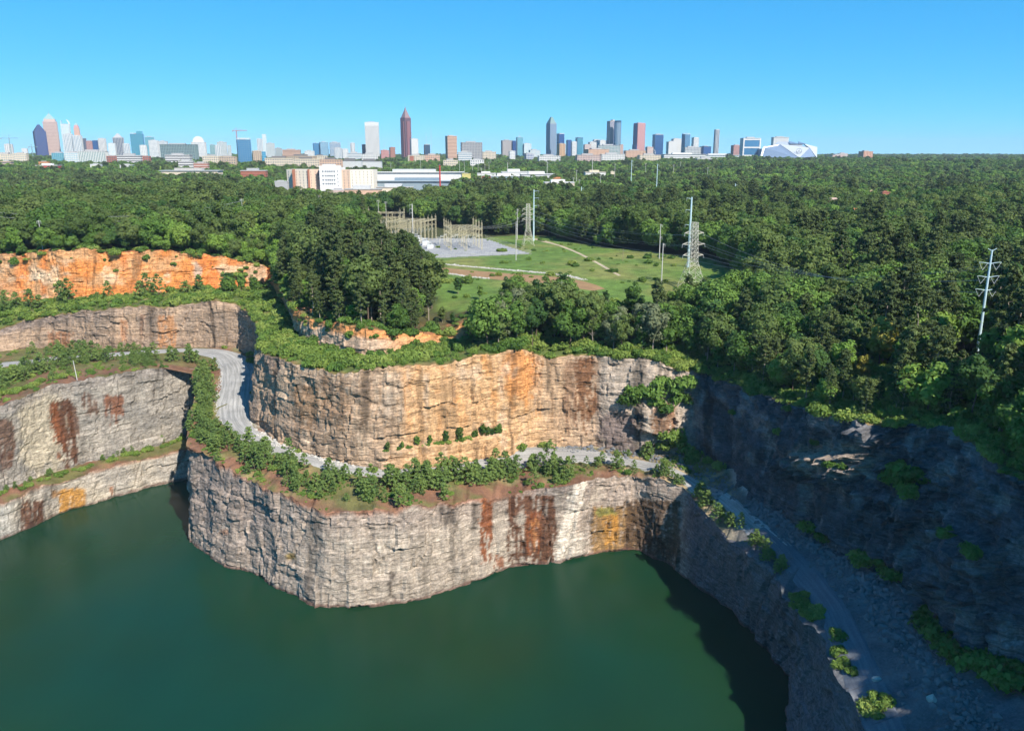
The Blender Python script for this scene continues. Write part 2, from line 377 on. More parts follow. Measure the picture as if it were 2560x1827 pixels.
def col_mid(px, py, u, v, P):
    C = tone(px, py, P, (.40, .31, .24), (.30, .245, .205), 81, 14)
    C = lerp(C, (.235, .205, .20), sst(330, 60, px) * sst(.55, .9, v) * .8)
    for a in ((395, 440, 790, 900, (.50, .25, .11), .7), (300, 318, 800, 890, (.42, .20, .10), .6), (120, 185, 830, 900, (.38, .18, .09), .7), (350, 362, 785, 880, (.22, .13, .09), .6),
              (470, 640, 780, 900, (.25, .205, .17), .6)):
        C = lerp(C, a[4], streaks(px, py, a[0], a[1], a[2], a[3], int(a[0])) * a[5])
    t = sst(640, 665, px)
    T = tone(px, py, P, (.47, .365, .275), (.36, .285, .225), 82, 16)
    og = sst(930, 1060, px + 60 * fbm(P[..., 0] / 12, P[..., 1] / 12, P[..., 2] / 30, 3, 83)) * sst(1470, 1300, px)
    T = lerp(T, (.60, .40, .225), og * .85)
    T = lerp(T, (.62, .31, .115), og * sst(.0, .45, fbm(P[..., 0] / 3, P[..., 1] / 3, P[..., 2] / 30, 3, 84)) * .75 * sst(.15, .5, v))
    T = lerp(T, (.64, .30, .11), blob(px, py, 1300, 935, 50, 75, 85) * .8)
    T = lerp(T, (.62, .52, .42), sst(.1, .45, fbm(P[..., 0] / 5, P[..., 1] / 5, P[..., 2] / 12, 4, 86)) * .6 * sst(660, 740, px) * sst(1400, 1300, px))
    for a in ((735, 800, 965, 1130, (.26, .17, .105), .8), (800, 880, 940, 1120, (.30, .20, .13), .65), (660, 700, 880, 960, (.24, .17, .15), .6), (826, 836, 960, 1150, DARK, .5),
              (1408, 1440, 905, 1130, (.24, .15, .10), .75), (1438, 1500, 895, 1125, (.17, .085, .045), .92), (1335, 1400, 890, 1110, (.44, .35, .27), .5),
              (930, 1010, 930, 1100, (.46, .40, .34), .5)):
        T = lerp(T, a[4], streaks(px, py, a[0], a[1], a[2], a[3], int(a[0])) * a[5])
    T = lerp(T, (.45, .41, .37), sst(1488, 1510, px) * .85)
    T = lerp(T, (.17, .14, .145), blob(px, py, 1545, 1075, 62, 62, 87) * .85)
    T = lerp(T, (.20, .10, .05), streaks(px, py, 1630, 1690, 1010, 1140, 88) * .8)
    rn_ = fbm(P[..., 0] / 6, P[..., 1] / 6, P[..., 2] / 7, 4, 189); T = T * (1 - sst(1690, 1760, px))[..., None] + lerp(np.zeros(px.shape + (3,)) + np.array((.075, .088, .115)), (.19, .20, .225), sst(-.05, .4, rn_)) * sst(1690, 1760, px)[..., None]  # right wall darkened and blued as painted shade, with lighter veins
    T = lerp(T, (.36, .31, .27), blob(px, py, 2090, 1150, 130, 50, 89) * .8)  # sunlit ledge painted lighter than the shade-toned wall around it
    return lerp(C, T, t) if False else C * (1 - t[..., None]) + T * t[..., None]
def col_high(px, py, u, v, P):
    C = tone(px, py, P, (.66, .27, .085), (.60, .36, .19), 91, 12)
    C = lerp(C, (.67, .24, .075), sst(-.05, .3, fbm(P[..., 0] / 9, P[..., 1] / 9, P[..., 2] / 40, 3, 92)) * .85)
    C = lerp(C, (.72, .56, .40), sst(.12, .4, fbm(P[..., 0] / 8, P[..., 1] / 8, P[..., 2] / 5, 4, 93)) * .8 * sst(.9, .7, v))
    C = lerp(C, (.48, .30, .18), sst(60, 20, px) * .5)
    C = lerp(C, (.74, .60, .44), blob(px, py, 95, 690, 26, 12, 94) * .9)
    C = lerp(C, (.42, .38, .34), blob(px, py, 492, 680, 12, 24, 95) * .8)
    C = lerp(C, (.55, .44, .33), blob(px, py, 640, 680, 32, 30, 96) * .8)
    t = sst(700, 740, px)
    T = tone(px, py, P, (.56, .44, .34), (.46, .35, .27), 97, 8)
    T = lerp(T, (.64, .30, .11), sst(.55, .85, v + .3 * fbm(u / 7, v, 0 * u, 3, 98)) * .9)
    T = lerp(T, (.66, .34, .14), sst(930, 1040, px) * .85)
    T = lerp(T, (.085, .085, .035), sst(1130, 1180, px))
    return C * (1 - t[..., None]) + T * t[..., None]

LOW = [((560, 1100, 0), (540, 900, 50)), ((520, 1150, 0), (500, 915, 50)), ((495, 1188, 0), (485, 935, 50)), ((488, 1260, 0), (478, 1010, 46)), ((476, 1340, 0), (469, 1080, 43.5)), ((480, 1360, 0), (470, 1117, 42.5)),
       ((505, 1378, 0), (516, 1135, 's', 6)), ((565, 1418, 0), (576, 1180, 's', 6)), ((628, 1441, 0), (640, 1205, 's', 6)), ((702, 1478, 0), (705, 1235, 's', 6)),
       ((751, 1495, 0), (751, 1258, 's', 6)), ((811, 1518, 0), (808, 1281, 's', 6)), ((892, 1518, 0), (892, 1279, 's', 6)), ((969, 1511, 0), (970, 1277, 's', 6)),
       ((1050, 1497, 0), (1050, 1270, 's', 6)), ((1124, 1476, 0), (1124, 1258, 's', 6)), ((1198, 1444, 0), (1198, 1252, 's', 6)), ((1285, 1416, 0), (1285, 1233, 's', 6)),
       ((1351, 1406, 0), (1351, 1218, 's', 6)), ((1411, 1407, 0), (1436, 1205, 's', 6)), ((1467, 1388, 0), (1490, 1196, 's', 6)), ((1530, 1381, 0), (1540, 1192, 's', 6)),
       ((1587, 1374, 0), (1590, 1190, 's', 6)), ((1650, 1406, 0), (1645, 1196, 's', 10)), ((1682, 1418, 0), (1702, 1226, 30)), ((1748, 1473, 0), (1786, 1305, 30)),
       ((1811, 1519, 0), (1870, 1377, 30)), ((1887, 1608, 0), (1937, 1444, 30)), ((1963, 1671, 0), (1994, 1553, 27)), ((1975, 1740, 0), (2047, 1595, 28)),
       ((1986, 1827, 0), (2115, 1722, 28)), ((1990, 1950, 0), (2160, 1823, 28)), (('w', 80, 120, 0), ('w', 92, 120, 29)), (('w', 90, 40, 0), ('w', 102, 40, 29)), (('w', 95, -60, 0), ('w', 106, -60, 29))]
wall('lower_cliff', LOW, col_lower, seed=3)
LL = [((-450, 1490, 0), (-450, 1395, 's', 4)), ((-200, 1420, 0), (-200, 1330, 's', 4)), ((0, 1352, 0), (0, 1264, 's', 4)), ((112, 1305, 0), (112, 1215, 's', 4)), ((146, 1286, 0), (146, 1204, 's', 4)),
      ((300, 1240, 0), (300, 1159, 's', 4)), ((410, 1212, 0), (410, 1134, 's', 4)), ((530, 1183, 0), (530, 1106, 's', 4))]
wall('lower_left_cliff', LL, col_left_low, seed=21, amp=.8)
LM = [((-450, 1370, 16), (-450, 1110, 's', 5)), ((-200, 1300, 16), (-200, 1060, 's', 5)), ((0, 1228, 16), (0, 1012, 's', 5)), ((100, 1192, 16), (90, 978, 's', 5)), ((172, 1167, 16), (172, 957, 's', 5)),
      ((300, 1137, 16), (290, 934, 's', 5)), ((410, 1106, 16), (410, 922, 's', 5)), ((540, 1068, 16), (540, 920, 's', 5))]
wall('grey_left_cliff', LM, col_left_mid, seed=22, amp=.8)
MID = [((-450, 905, 50), (-450, 880, 's', 4)), ((-150, 888, 50), (-150, 850, 's', 4)), ((0, 878, 50), (0, 823, 's', 5)), ((80, 872, 50), (80, 799, 's', 5)), ((160, 868, 50.5), (160, 785, 's', 5)),
       ((272, 872, 51), (272, 772, 's', 5)), ((384, 871, 51), (384, 766, 's', 5)), ((480, 868, 51), (480, 758, 's', 5)), ((544, 868, 51), (535, 754, 's', 5)), ((600, 869, 50.5), (598, 766, 's', 6)),
       ((640, 890, 49.5), (624, 785, 74.5)), ((648, 930, 48), (636, 803, 74.7)), ((642, 970, 46), (647, 823, 75)), ((632, 1010, 44), (650, 845, 75)), ((626, 1053, 42.5), (652, 870, 75)), ((653, 1075, 42), (656, 886, 75)),
       ((693, 1106, 41), (700, 905, 's', 5)), ((759, 1133, 40), (775, 920, 's', 5)), ((806, 1149, 39), (815, 926, 's', 5)), ((889, 1169, 38), (900, 931, 's', 5)), ((1005, 1169, 37), (1005, 918, 's', 5)),
       ((1143, 1148, 36), (1143, 903, 's', 5)), ((1261, 1134, 35), (1240, 884, 's', 5)), ((1310, 1123, 35), (1312, 872, 's', 5)), ((1350, 1113, 34.5), (1340, 889, 's', 5)), ((1488, 1113, 34), (1488, 889, 's', 5)), ((1592, 1127, 34), (1612, 894, 's', 7)),
       ((1660, 1132, 34), (1665, 912, 's', 10)), ((1735, 1130, 35), (1740, 930, 's', 12)), ((1819, 1172, 37), (1815, 950, 68)), ((1853, 1229, 38), (1880, 985, 71)), ((1958, 1271, 38), (1990, 1015, 75)),
       ((2022, 1305, 38), (2080, 1035, 78)), ((2148, 1393, 39), (2200, 1062, 80)), ((2233, 1415, 40), (2300, 1068, 82)), ((2338, 1490, 40), (2380, 1075, 84)), ((2410, 1620, 41), (2470, 1130, 85)),
       ((2486, 1646, 41), (2530, 1175, 85)), ((2560, 1658, 41), (2600, 1220, 85)), (('w', 130, 130, 42), ('w', 138, 130, 97)), (('w', 140, 60, 42), ('w', 150, 60, 114)), (('w', 150, -60, 42), ('w', 162, -60, 120))]  # last rim points, out of view, raised to block sun from the ramp
def bulge(px, py):
    n = fbm(px / 22, py / 16, 0 * px, 4, 401)
    lg = 2.8 * sst(-2, 5, py - (1126 - (px - 960) * .143) + 5 * n) * sst(930, 965, px) * sst(1300, 1255, px)
    return lg + 6.5 * blob(px, py, 2080, 1165, 125, 38, 402, .7) * (.8 + .8 * n) + 4 * blob(px, py, 2195, 1095, 60, 32, 403, .7) + 5 * blob(px, py, 1640, 1040, 60, 40, 404, .6) + 4 * blob(px, py, 2280, 1250, 90, 60, 405, .8) + 5 * blob(px, py, 2440, 1420, 90, 90, 406, .9)
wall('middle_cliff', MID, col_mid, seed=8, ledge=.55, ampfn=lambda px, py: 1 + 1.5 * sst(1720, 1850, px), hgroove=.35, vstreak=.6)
T2 = WALLS['middle_cliff']['T']
HIGH = [((-450, 770, 66), (-450, 650, 's', 6)), ((-150, 760, 69), (-150, 642, 's', 6)), ((0, 753, 72), (0, 638, 's', 6)), ((80, 751, 73), (80, 633, 's', 6)), ((160, 747, 75), (150, 624, 's', 6)),
        ((272, 737, 77), (288, 630, 's', 6)), ((384, 731, 77), (400, 628, 's', 6)), ((480, 729, 77), (490, 633, 's', 6)), ((544, 725, 77), (560, 642, 's', 6)), ((620, 718, 77), (625, 652, 's', 6)),
        ((664, 705, 78), (670, 668, 's', 5)), ((690, 730, 78), (690, 690, 90)), ((712, 765, 78), (710, 722, 90)), ((733, 803, 78), (730, 757, 90)), ((745, 832, 78), (742, 779, 89)), ((778, 856, 78), (778, 795, 's', 4)),
        ((832, 869, 78), (830, 806, 's', 4)), ((870, 880, 78), (870, 813, 's', 4)), ((909, 888, 78), (905, 818, 's', 4)), ((955, 886, 78), (955, 825, 's', 4)), ((1024, 872, 78), (1024, 833, 's', 4)),
        ((1114, 852, 78), (1114, 838, 's', 5))] + \
       [(('o', 0, 13, 3), ('o', 0, 38, 14)) for i in range(22, 28)] + [(('o', 4, 12, 3), ('o', 16, 36, 14)), (('o', 10, 10, 3), ('o', 34, 26, 14))] + [(('o', 12, 5, 2), ('o', 40, 14, 9)) for i in range(30, len(MID))]
wall('upper_cliff', HIGH, col_high, seed=14, refs=T2, amp=.9, soft=4)

# ---- benches: sloping shelves between one cliff's rim and the next cliff's foot
def top_at(name, k0, k1):
    w = WALLS[name]; m = (w['tk'] >= k0 - 1e-6) & (w['tk'] <= k1 + 1e-6)
    return w['tk'][m], w['top'][m]
BENCH = []
def bench(name, outer, inner, colfn, seed, push=4.0, nr=22, amp=.5):
    n = outer - inner; L = np.linalg.norm(n[:, :2], axis=1)[:, None] + 1e-6
    inn = inner - n * np.minimum(push / L, 1.5) * np.array([1, 1, 0])
    t = np.linspace(0, 1, nr)[None, :, None]
    P = outer[:, None] * (1 - t) + inn[:, None] * t
    e = (np.sin(np.pi * t[..., 0]) ** .7)
    P[..., 2] += e * amp * fbm(P[..., 0] / 9, P[..., 1] / 9, 0 * P[..., 0], 4, seed)
    px, py = proj(P)
    C = colfn(px, py, t[..., 0] + 0 * px, P)
    Fc = grid_faces(len(outer), nr)
    link(name, mesh_np(name, P.reshape(-1, 3), Fc, C.reshape(-1, 3), smooth=True), SOIL, kind='structure')
    BENCH.append((P.reshape(-1, 3), Fc)); return P
def interp_keys(tk, K):
    i = np.clip(np.floor(tk).astype(int), 0, len(K) - 2); f = (tk - i)[:, None]
    return K[i] * (1 - f) + K[i + 1] * f
def col_bench(px, py, t, P):
    n = fbm(P[..., 0] / 8, P[..., 1] / 8, 0 * px, 4, 101)
    C = lerp(np.zeros(px.shape + (3,)) + np.array((.185, .095, .058)), (.19, .15, .07), sst(0, .5, n))
    C = lerp(C, (.115, .125, .04), sst(-.15, .25, fbm(P[..., 0] / 14, P[..., 1] / 14, 0 * px, 4, 102) + .25 * sst(.1, .4, t)) * .8)
    C = lerp(C, (.34, .26, .15), sst(1440, 1500, px) * sst(.05, .4, n + .25) * .8)
    C = lerp(C, (.10, .11, .13), sst(1760, 1900, px) * .9)  # shade painted into the right end of the bench
    C = lerp(C, (.38, .34, .29), sst(.80, .95, t + .1 * n) * sst(560, 660, px) * .75)
    return C
def col_green(px, py, t, P):
    n = fbm(P[..., 0] / 7, P[..., 1] / 7, 0 * px, 4, 111)
    C = lerp(np.zeros(px.shape + (3,)) + np.array((.085, .115, .03)), (.17, .15, .06), sst(.1, .5, n))
    return lerp(C, (.26, .13, .06), sst(.12, .0, t) * .5)
# narrow ledge on the left
tk, o = top_at('lower_left_cliff', 0, 7)
bench('narrow_ledge', o, interp_keys(tk, WALLS['grey_left_cliff']['B']), col_bench, 5)
# road bench
tkA, oA = top_at('grey_left_cliff', 0, 6); tkB, oB = top_at('lower_cliff', 2, len(LOW) - 1)
innA = interp_keys(tkA, np.array([keypoint(k) for k in ((-450, 905, 50), (-150, 888, 50), (0, 878, 50), (90, 872, 50), (172, 868, 50.5), (290, 872, 51), (410, 870, 51), (500, 868, 51))]))
mb = WALLS['middle_cliff']['B']
inB_idx = {2: 8.6, 3: 11.5, 4: 13, 5: 14, 6: 15, 7: 16, 8: 16.6, 9: 17.2, 10: 18, 11: 18.6, 12: 19, 13: 19.6, 14: 20.2, 15: 20.8, 16: 21.5, 17: 22.5, 18: 24, 19: 24.6, 20: 25, 21: 25.5, 22: 26.2, 23: 27.4,
           24: 28.6, 25: 29.6, 26: 30.6, 27: 31.8, 28: 33.4, 29: 34.4, 30: 36, 31: 38, 32: 39, 33: 40, 34: 41}
kk = np.array(sorted(inB_idx)); vv = np.array([inB_idx[k] for k in kk])
innB = interp_keys(np.interp(tkB, kk, vv), mb)
ob, ib = np.vstack([oA, oB]), np.vstack([innA, innB])
ib = soften(ib, 20)
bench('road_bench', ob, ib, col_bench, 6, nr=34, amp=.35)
# vegetated bench under the top cliff
tk, o = top_at('middle_cliff', 0, len(MID) - 1)
bench('upper_bench', o, interp_keys(tk, WALLS['upper_cliff']['B']), col_green, 7)

# ---- plateau and far country
rim = WALLS['upper_cliff']['top'][::6]
ring = np.vstack([rim[:, :2], [(260, -300), (-900, -300), (-900, rim[0, 1])]])
def inside(x, y, poly):
    r = np.zeros(np.shape(x), bool); n = len(poly)
    for i in range(n):
        x0, y0 = poly[i]; x1, y1 = poly[(i + 1) % n]
        if y0 == y1: continue
        c = ((y0 > y) != (y1 > y)) & (x < (x1 - x0) * (y - y0) / (y1 - y0) + x0)
        r ^= c
    return r
def base_h(x, y):
    d = np.hypot(x, y)
    z = np.interp(d, [0, 900, 1250, 1800, 2300, 3500, 5500, 9000, 15000], [92, 92, 95, 107, 117, 126, 131, 133, 134])
    z = z + 9 * sst(-60, -220, x) * (1 - sst(800, 1300, d))
    z = z + sst(700, 1500, d) * (8 * fbm(x / 800, y / 800, 0 * x, 3, 201) + 6 * fbm(x / 260, y / 260, 0 * x, 2, 202)) + sst(120, 300, x) * sst(420, 700, d) * (1 - sst(3000, 5000, d)) * 11 * fbm(x / 210, y / 210, 0 * x, 2, 203)
    z = z - 7 * sst(150, 320, x) * (1 - sst(500, 900, d)) + 10 * np.exp(-((x - 330) ** 2 + (y - 560) ** 2) / 140 ** 2)
    return z
def G(x, y):
    x, y = np.asarray(x, float), np.asarray(y, float); sh = x.shape; x, y = x.ravel(), y.ravel()
    z = base_h(x, y); near = np.where((np.abs(x) < 560) & (y < 800))[0]
    for c in range(0, len(near), 4000):
        ii = near[c:c + 4000]
        d2 = (x[ii, None] - rim[None, :, 0]) ** 2 + (y[ii, None] - rim[None, :, 1]) ** 2 + 4
        w = d2 ** -2.0; zr = (w * rim[None, :, 2]).sum(1) / w.sum(1)
        k = np.exp(-d2.min(1) / 75 ** 2); z[ii] = z[ii] * (1 - k) + zr * k
    return z.reshape(sh)
def poly_px(pts, z=92): return np.array([Pz(a, b, z)[:2] for a, b in pts])
MEADOW = poly_px([(1030, 640), (1040, 612), (1216, 594), (1300, 588), (1380, 592), (1430, 606), (1500, 620), (1600, 628), (1680, 640), (1760, 648), (1800, 660), (1830, 680), (1885, 708), (1905, 722), (1885, 738), (1830, 742), (1760, 738), (1640, 740), (1560, 728), (1480, 735), (1380, 725), (1250, 740), (1180, 752), (1090, 745), (1085, 700)])
gx, gy = np.meshgrid(np.arange(-560, 561, 5.0), np.arange(110, 961, 5.0), indexing='ij')
gz = G(gx, gy); gin = inside(gx, gy, ring)
P = np.stack([gx, gy, gz], -1)
fa = grid_faces(*gx.shape); fa = fa[~gin.ravel()[fa].any(1)]
nn = fbm(gx / 30, gy / 30, 0 * gx, 4, 211)
md = inside(gx, gy, MEADOW)
C = np.zeros(gx.shape + (3,)) + np.array((.055, .06, .022))
C = np.where(md[..., None], lerp(np.zeros(gx.shape + (3,)) + np.array((.100, .165, .032)), (.175, .185, .052), sst(-.25, .45, nn)), C)
C = lerp(C, (.22, .10, .05), sst(26, 6, np.sqrt(((gx.ravel()[:, None] - rim[None, :, 0]) ** 2 + (gy.ravel()[:, None] - rim[None, :, 1]) ** 2).min(1)).reshape(gx.shape)) * sst(-.2, .2, nn) * .6)
link('ground', mesh_np('ground', P.reshape(-1, 3), fa, C.reshape(-1, 3), smooth=True), SOIL, kind='structure')
BENCH.append((P.reshape(-1, 3), fa))
r0 = np.r_[np.geomspace(200, 14000, 90)]; th = np.linspace(-1.25, 1.25, 90)
rr, tt = np.meshgrid(r0, th, indexing='ij'); fx_, fy_ = rr * np.sin(tt), rr * np.cos(tt)
fz = G(fx_, fy_) - .8
fa2 = grid_faces(*rr.shape); nearm = ((np.abs(fx_) < 520) & (fy_ < 920)) | inside(fx_, fy_, ring)
fa2 = fa2[~nearm.ravel()[fa2].any(1)]
link('countryside', mesh_np('countryside', np.stack([fx_, fy_, fz], -1).reshape(-1, 3), fa2[:, ::-1], np.zeros((fx_.size, 3)) + (.05, .06, .022), smooth=True), SOIL, kind='structure')
# rim skirt joining the top cliff to the plateau
w = WALLS['upper_cliff']; tp = w['top']; tg = np.gradient(soften(tp, 10), axis=0); tg /= np.linalg.norm(tg[:, :2], axis=1)[:, None]
out = np.stack([-tg[:, 1], tg[:, 0]], 1)
rows = [tp] 
for dd, dz in ((3, .3), (7, .25), (12, -.6)):
    q = tp.copy(); q[:, :2] += out * dd; q[:, 2] = np.where(dd < 4, tp[:, 2] * .7 + .3 * G(q[:, 0], q[:, 1]), G(q[:, 0], q[:, 1])) + dz; rows.append(q)
P = np.stack(rows, 1); px, py = proj(P)
Cs = lerp(np.zeros(px.shape + (3,)) + np.array((.30, .13, .06)), (.09, .10, .035), sst(-.1, .3, fbm(P[..., 0] / 6, P[..., 1] / 6, 0 * px, 3, 221)))
link('rim_bank', mesh_np('rim_bank', P.reshape(-1, 3), grid_faces(len(tp), 4), Cs.reshape(-1, 3), smooth=True), SOIL, kind='structure')
BENCH.append((P.reshape(-1, 3), grid_faces(len(tp), 4)))
# water
wx, wy = np.meshgrid(np.linspace(-620, 110, 40), np.linspace(-120, 470, 40), indexing='ij')
link('water', mesh_np('water', np.stack([wx, wy, 0 * wx], -1).reshape(-1, 3), grid_faces(40, 40), smooth=True), WATER, kind='structure')

def bvh(parts):
    V, Q, n = [], [], 0
    for v, q in parts: V.append(v); Q.append(q + n); n += len(v)
    return BVHTree.FromPolygons(np.vstack(V).tolist(), np.vstack(Q).tolist())
TERR = bvh(BENCH + [(WALLS['upper_cliff']['P'], WALLS['upper_cliff']['Fc'])]); SOLID = bvh(BENCH + [(w['P'], w['Fc']) for w in WALLS.values()])
def drop(x, y, z0=400):
    h = TERR.ray_cast(Vector((x, y, z0)), Vector((0, 0, -1)))
    if h[0] is not None: return h[0].z
    return float('nan') if inside(np.array([x]), np.array([y]), ring)[0] else float(G(np.array([x]), np.array([y]))[0])
EYE = Vector((0, 0, HC))
def hit(px, py, tree=None):
    d = Vector(ray(px, py)).normalized(); h = (tree or TERR).ray_cast(EYE, d)
    if h[0] is None: h = SOLID.ray_cast(EYE, d)
    if h[0] is not None: return np.array(h[0])
    for t in np.geomspace(300, 12000, 500):
        p = np.array(EYE) + np.array(d) * t
        if p[2] < G(np.array([p[0]]), np.array([p[1]]))[0]: return p
    return Py(px, py, 6000)
# ------------------------------------------------------------------ foliage
def leaf_material(name, ca, cb, cc, trans=.30):
    t = NT(name); b = t.b
    rnd = t.n('ObjectInfo').outputs['Random']; lv = t.n('Attribute', attribute_name='lv').outputs['Fac']
    rp = t.n('ValToRGB', {0: rnd}); e = rp.color_ramp.elements
    e[0].color = (*ca, 1); e[1].color = (*cc, 1); x = e.new(.5); x.color = (*cb, 1)
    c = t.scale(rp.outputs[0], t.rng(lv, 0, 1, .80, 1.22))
    t.l(c, b.inputs['Base Color']); b.inputs['Roughness'].default_value = .75; b.inputs['Specular IOR Level'].default_value = .12
    tr = t.n('BsdfTranslucent', {'Color': c}); mx = t.n('MixShader', {0: trans, 1: b.outputs[0], 2: tr.outputs[0]})
    t.l(mx.outputs[0], t.t.nodes['Material Output'].inputs[0])
    return t.m
L_BROAD = leaf_material('broad_leaves', (0.074, 0.141, 0.03), (0.104, 0.189, 0.039), (0.144, 0.239, 0.05))
L_OLIVE = leaf_material('olive_leaves', (0.084, 0.132, 0.035), (0.105, 0.156, 0.043), (0.133, 0.176, 0.051))
L_DEEP = leaf_material('deep_leaves', (0.048, 0.103, 0.028), (0.064, 0.129, 0.036), (0.084, 0.155, 0.041))
L_BRIGHT = leaf_material('bright_leaves', (0.131, 0.227, 0.041), (0.164, 0.275, 0.052), (0.218, 0.311, 0.059))
L_PINE = leaf_material('pine_needles', (0.055, 0.08, 0.028), (0.072, 0.101, 0.034), (0.094, 0.124, 0.04), .12)
L_YOUNG = leaf_material('young_pine_needles', (.105, .168, .048), (.135, .205, .056), (.175, .245, .066), .2)
L_SHRUB = leaf_material('shrub_leaves', (.120, .195, .042), (.185, .270, .056), (.265, .330, .080))
L_GOLD = leaf_material('yellow_leaves', (.26, .24, .05), (.30, .28, .06), (.34, .30, .07))
L_SILVER = leaf_material('silver_leaves', (0.154, 0.182, 0.094), (0.176, 0.204, 0.11), (0.187, 0.22, 0.121))
BARK = mat('bark', (.13, .095, .07), .9, .1)
BARK_PALE = mat('pale_bark', (.30, .25, .20), .9, .1)

def leaves(C, N, sz, asp, rng):
    n = len(C); r = rng.normal(size=(n, 3)); t = np.cross(N, r); t /= np.linalg.norm(t, axis=1)[:, None] + 1e-9; b = np.cross(N, t)
    sz = np.asarray(sz).reshape(-1, 1) * np.ones((n, 1)); t = t * sz; b = b * sz * asp
    V = np.stack([C - t - b, C + t - b * .6, C + t + b, C - t * .6 + b], 1).reshape(-1, 3)
    return V
def crown_mesh(name, V, rng, lv=None):
    n = len(V) // 4; Q = np.arange(4 * n).reshape(-1, 4)
    if lv is None: lv = rng.random(n)
    return mesh_np(name, V, Q, extra={'lv': np.repeat(lv, 4)})
def unit(a): return a / (np.linalg.norm(a, axis=-1, keepdims=True) + 1e-9)
def broad_crown(name, rng, h, w, z0=.2, ncl=38, nl=70, ls=.42):
    cz = h * (z0 + 1) / 2; rz = h * (1 - z0) / 2; VV, LV = [], []
    dirs = unit(rng.normal(size=(ncl * 3, 3))); dirs = dirs[dirs[:, 2] > -.75][:ncl]
    for d in dirs:
        f = rng.uniform(.45, .88); rc = w * rng.uniform(.14, .25)
        c = np.array([d[0] * w / 2 * f, d[1] * w / 2 * f, cz + d[2] * rz * f])
        wd = 1 - .35 * max(0, -d[2]); c[:2] *= wd
        m = int(nl * rng.uniform(.7, 1.2))
        e = unit(rng.normal(size=(m, 3)) + d * .55 + np.array([0, 0, .35]))
        Pp = c + e * rc * rng.uniform(.72, 1.08, (m, 1)) * np.array([1, 1, .85])
        N = unit(e + .32 * rng.normal(size=(m, 3)))
        VV.append(leaves(Pp, N, ls * rng.uniform(.7, 1.35, m), .72, rng)); LV.append(np.clip(rng.normal(.5 + rng.uniform(-.22, .22), .2, m), 0, 1))
    m = ncl * 10; e = unit(rng.normal(size=(m, 3))) * rng.uniform(.1, .7, (m, 1)); Pp = e * np.array([w / 2, w / 2, rz]) + np.array([0, 0, cz])
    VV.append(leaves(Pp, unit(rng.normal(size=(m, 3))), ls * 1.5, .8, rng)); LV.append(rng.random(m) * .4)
    return crown_mesh(name, np.vstack(VV), rng, np.concatenate(LV))
def pine_crown(name, rng, h, w, z0=.42, nb=36, nt=3, nl=24, ls=.42, cone=.9):
    VV, LV = [], []
    for i in range(nb):
        u = (i + rng.random()) / nb; z = h * (z0 + (1 - z0) * u * .97); L = (w / 2 * (1 - u ** 1.6) if cone > 1 else w / 2 * 1.35 * (u + .18) ** .45 * (1 - u) ** .55) * rng.uniform(.45, 1.2) + .5
        if cone <= 1 and rng.random() < .2 and u < .7: continue
        az = i * 2.39996 + rng.uniform(-.5, .5); up = rng.uniform(.05, .4) + .3 * u
        for k in range(nt):
            f = 1 - k / nt * .75; c = np.array([math.cos(az) * L * f, math.sin(az) * L * f, z + up * L * f * .55]) + rng.normal(size=3) * .22
            r = ls * 2.3 * rng.uniform(.75, 1.25) * (.75 + .25 * w / 7); m = int(nl * rng.uniform(.7, 1.2))
            e = unit(rng.normal(size=(m, 3)) + np.array([math.cos(az) * .3, math.sin(az) * .3, .45]))
            Pp = c + e * r * rng.uniform(.45, 1.05, (m, 1)) * np.array([1, 1, .6])
            VV.append(leaves(Pp, unit(e + .5 * rng.normal(size=(m, 3)) + np.array([0, 0, .3])), ls * rng.uniform(.7, 1.3, m), .45, rng))
            LV.append(np.clip(rng.normal(.5 + rng.uniform(-.2, .2), .22, m), 0, 1))
    m = 50; VV.append(leaves(np.c_[rng.normal(size=(m, 2)) * .35, h * rng.uniform(.92, 1.02, m)], unit(rng.normal(size=(m, 3))), ls, .45, rng)); LV.append(rng.random(m))
    return crown_mesh(name, np.vstack(VV), rng, np.concatenate(LV))
def shrub_crown(name, rng, h, w, ncl=16, nl=60, ls=.33):
    VV, LV = [], []
    for i in range(ncl):
        a = rng.uniform(0, 6.283); f = math.sqrt(rng.random()); rc = h * rng.uniform(.28, .45)
        c = np.array([math.cos(a) * f * w / 2, math.sin(a) * f * w / 2, h * (.62 - .3 * f) * rng.uniform(.7, 1.15)])
        m = int(nl * rng.uniform(.7, 1.2)); e = unit(rng.normal(size=(m, 3)) + np.array([0, 0, .5]))
        VV.append(leaves(c + e * rc * rng.uniform(.6, 1.08, (m, 1)), unit(e + .5 * rng.normal(size=(m, 3))), ls * rng.uniform(.7, 1.3, m), .6, rng))
        LV.append(np.clip(rng.normal(.5 + rng.uniform(-.25, .25), .2, m), 0, 1))
    V = np.vstack(VV); V[:, 2] = np.maximum(V[:, 2], -.1)
    return crown_mesh(name, V, rng, np.concatenate(LV))
def trunk_mesh(name, rng, h, r, top=.9, limbs=6, l0=.4, ll=3.0):
    m = MB(); p = np.array([0, 0, -.8]); n = 5
    pts = [p] + [np.array([rng.normal() * .12 * i, rng.normal() * .12 * i, h * top * i / n]) for i in range(1, n + 1)]
    rr = [r * (1 - .82 * i / n) for i in range(n + 1)]
    for i in range(n): m.bar(pts[i], pts[i + 1], rr[i] * 2, rr[i + 1] * 2, 6)
    for i in range(limbs):
        f = rng.uniform(l0, .9) * n; k = min(int(f), n - 1); q = pts[k] * (1 - f + k) + pts[k + 1] * (f - k); a = rng.uniform(0, 6.283); L = ll * rng.uniform(.6, 1.2) * (1.15 - f / n * .6)
        m.bar(q, q + np.array([math.cos(a) * L, math.sin(a) * L, L * rng.uniform(.3, .8)]), rr[k] * .8, .04, 4)
    return m.mesh(name)
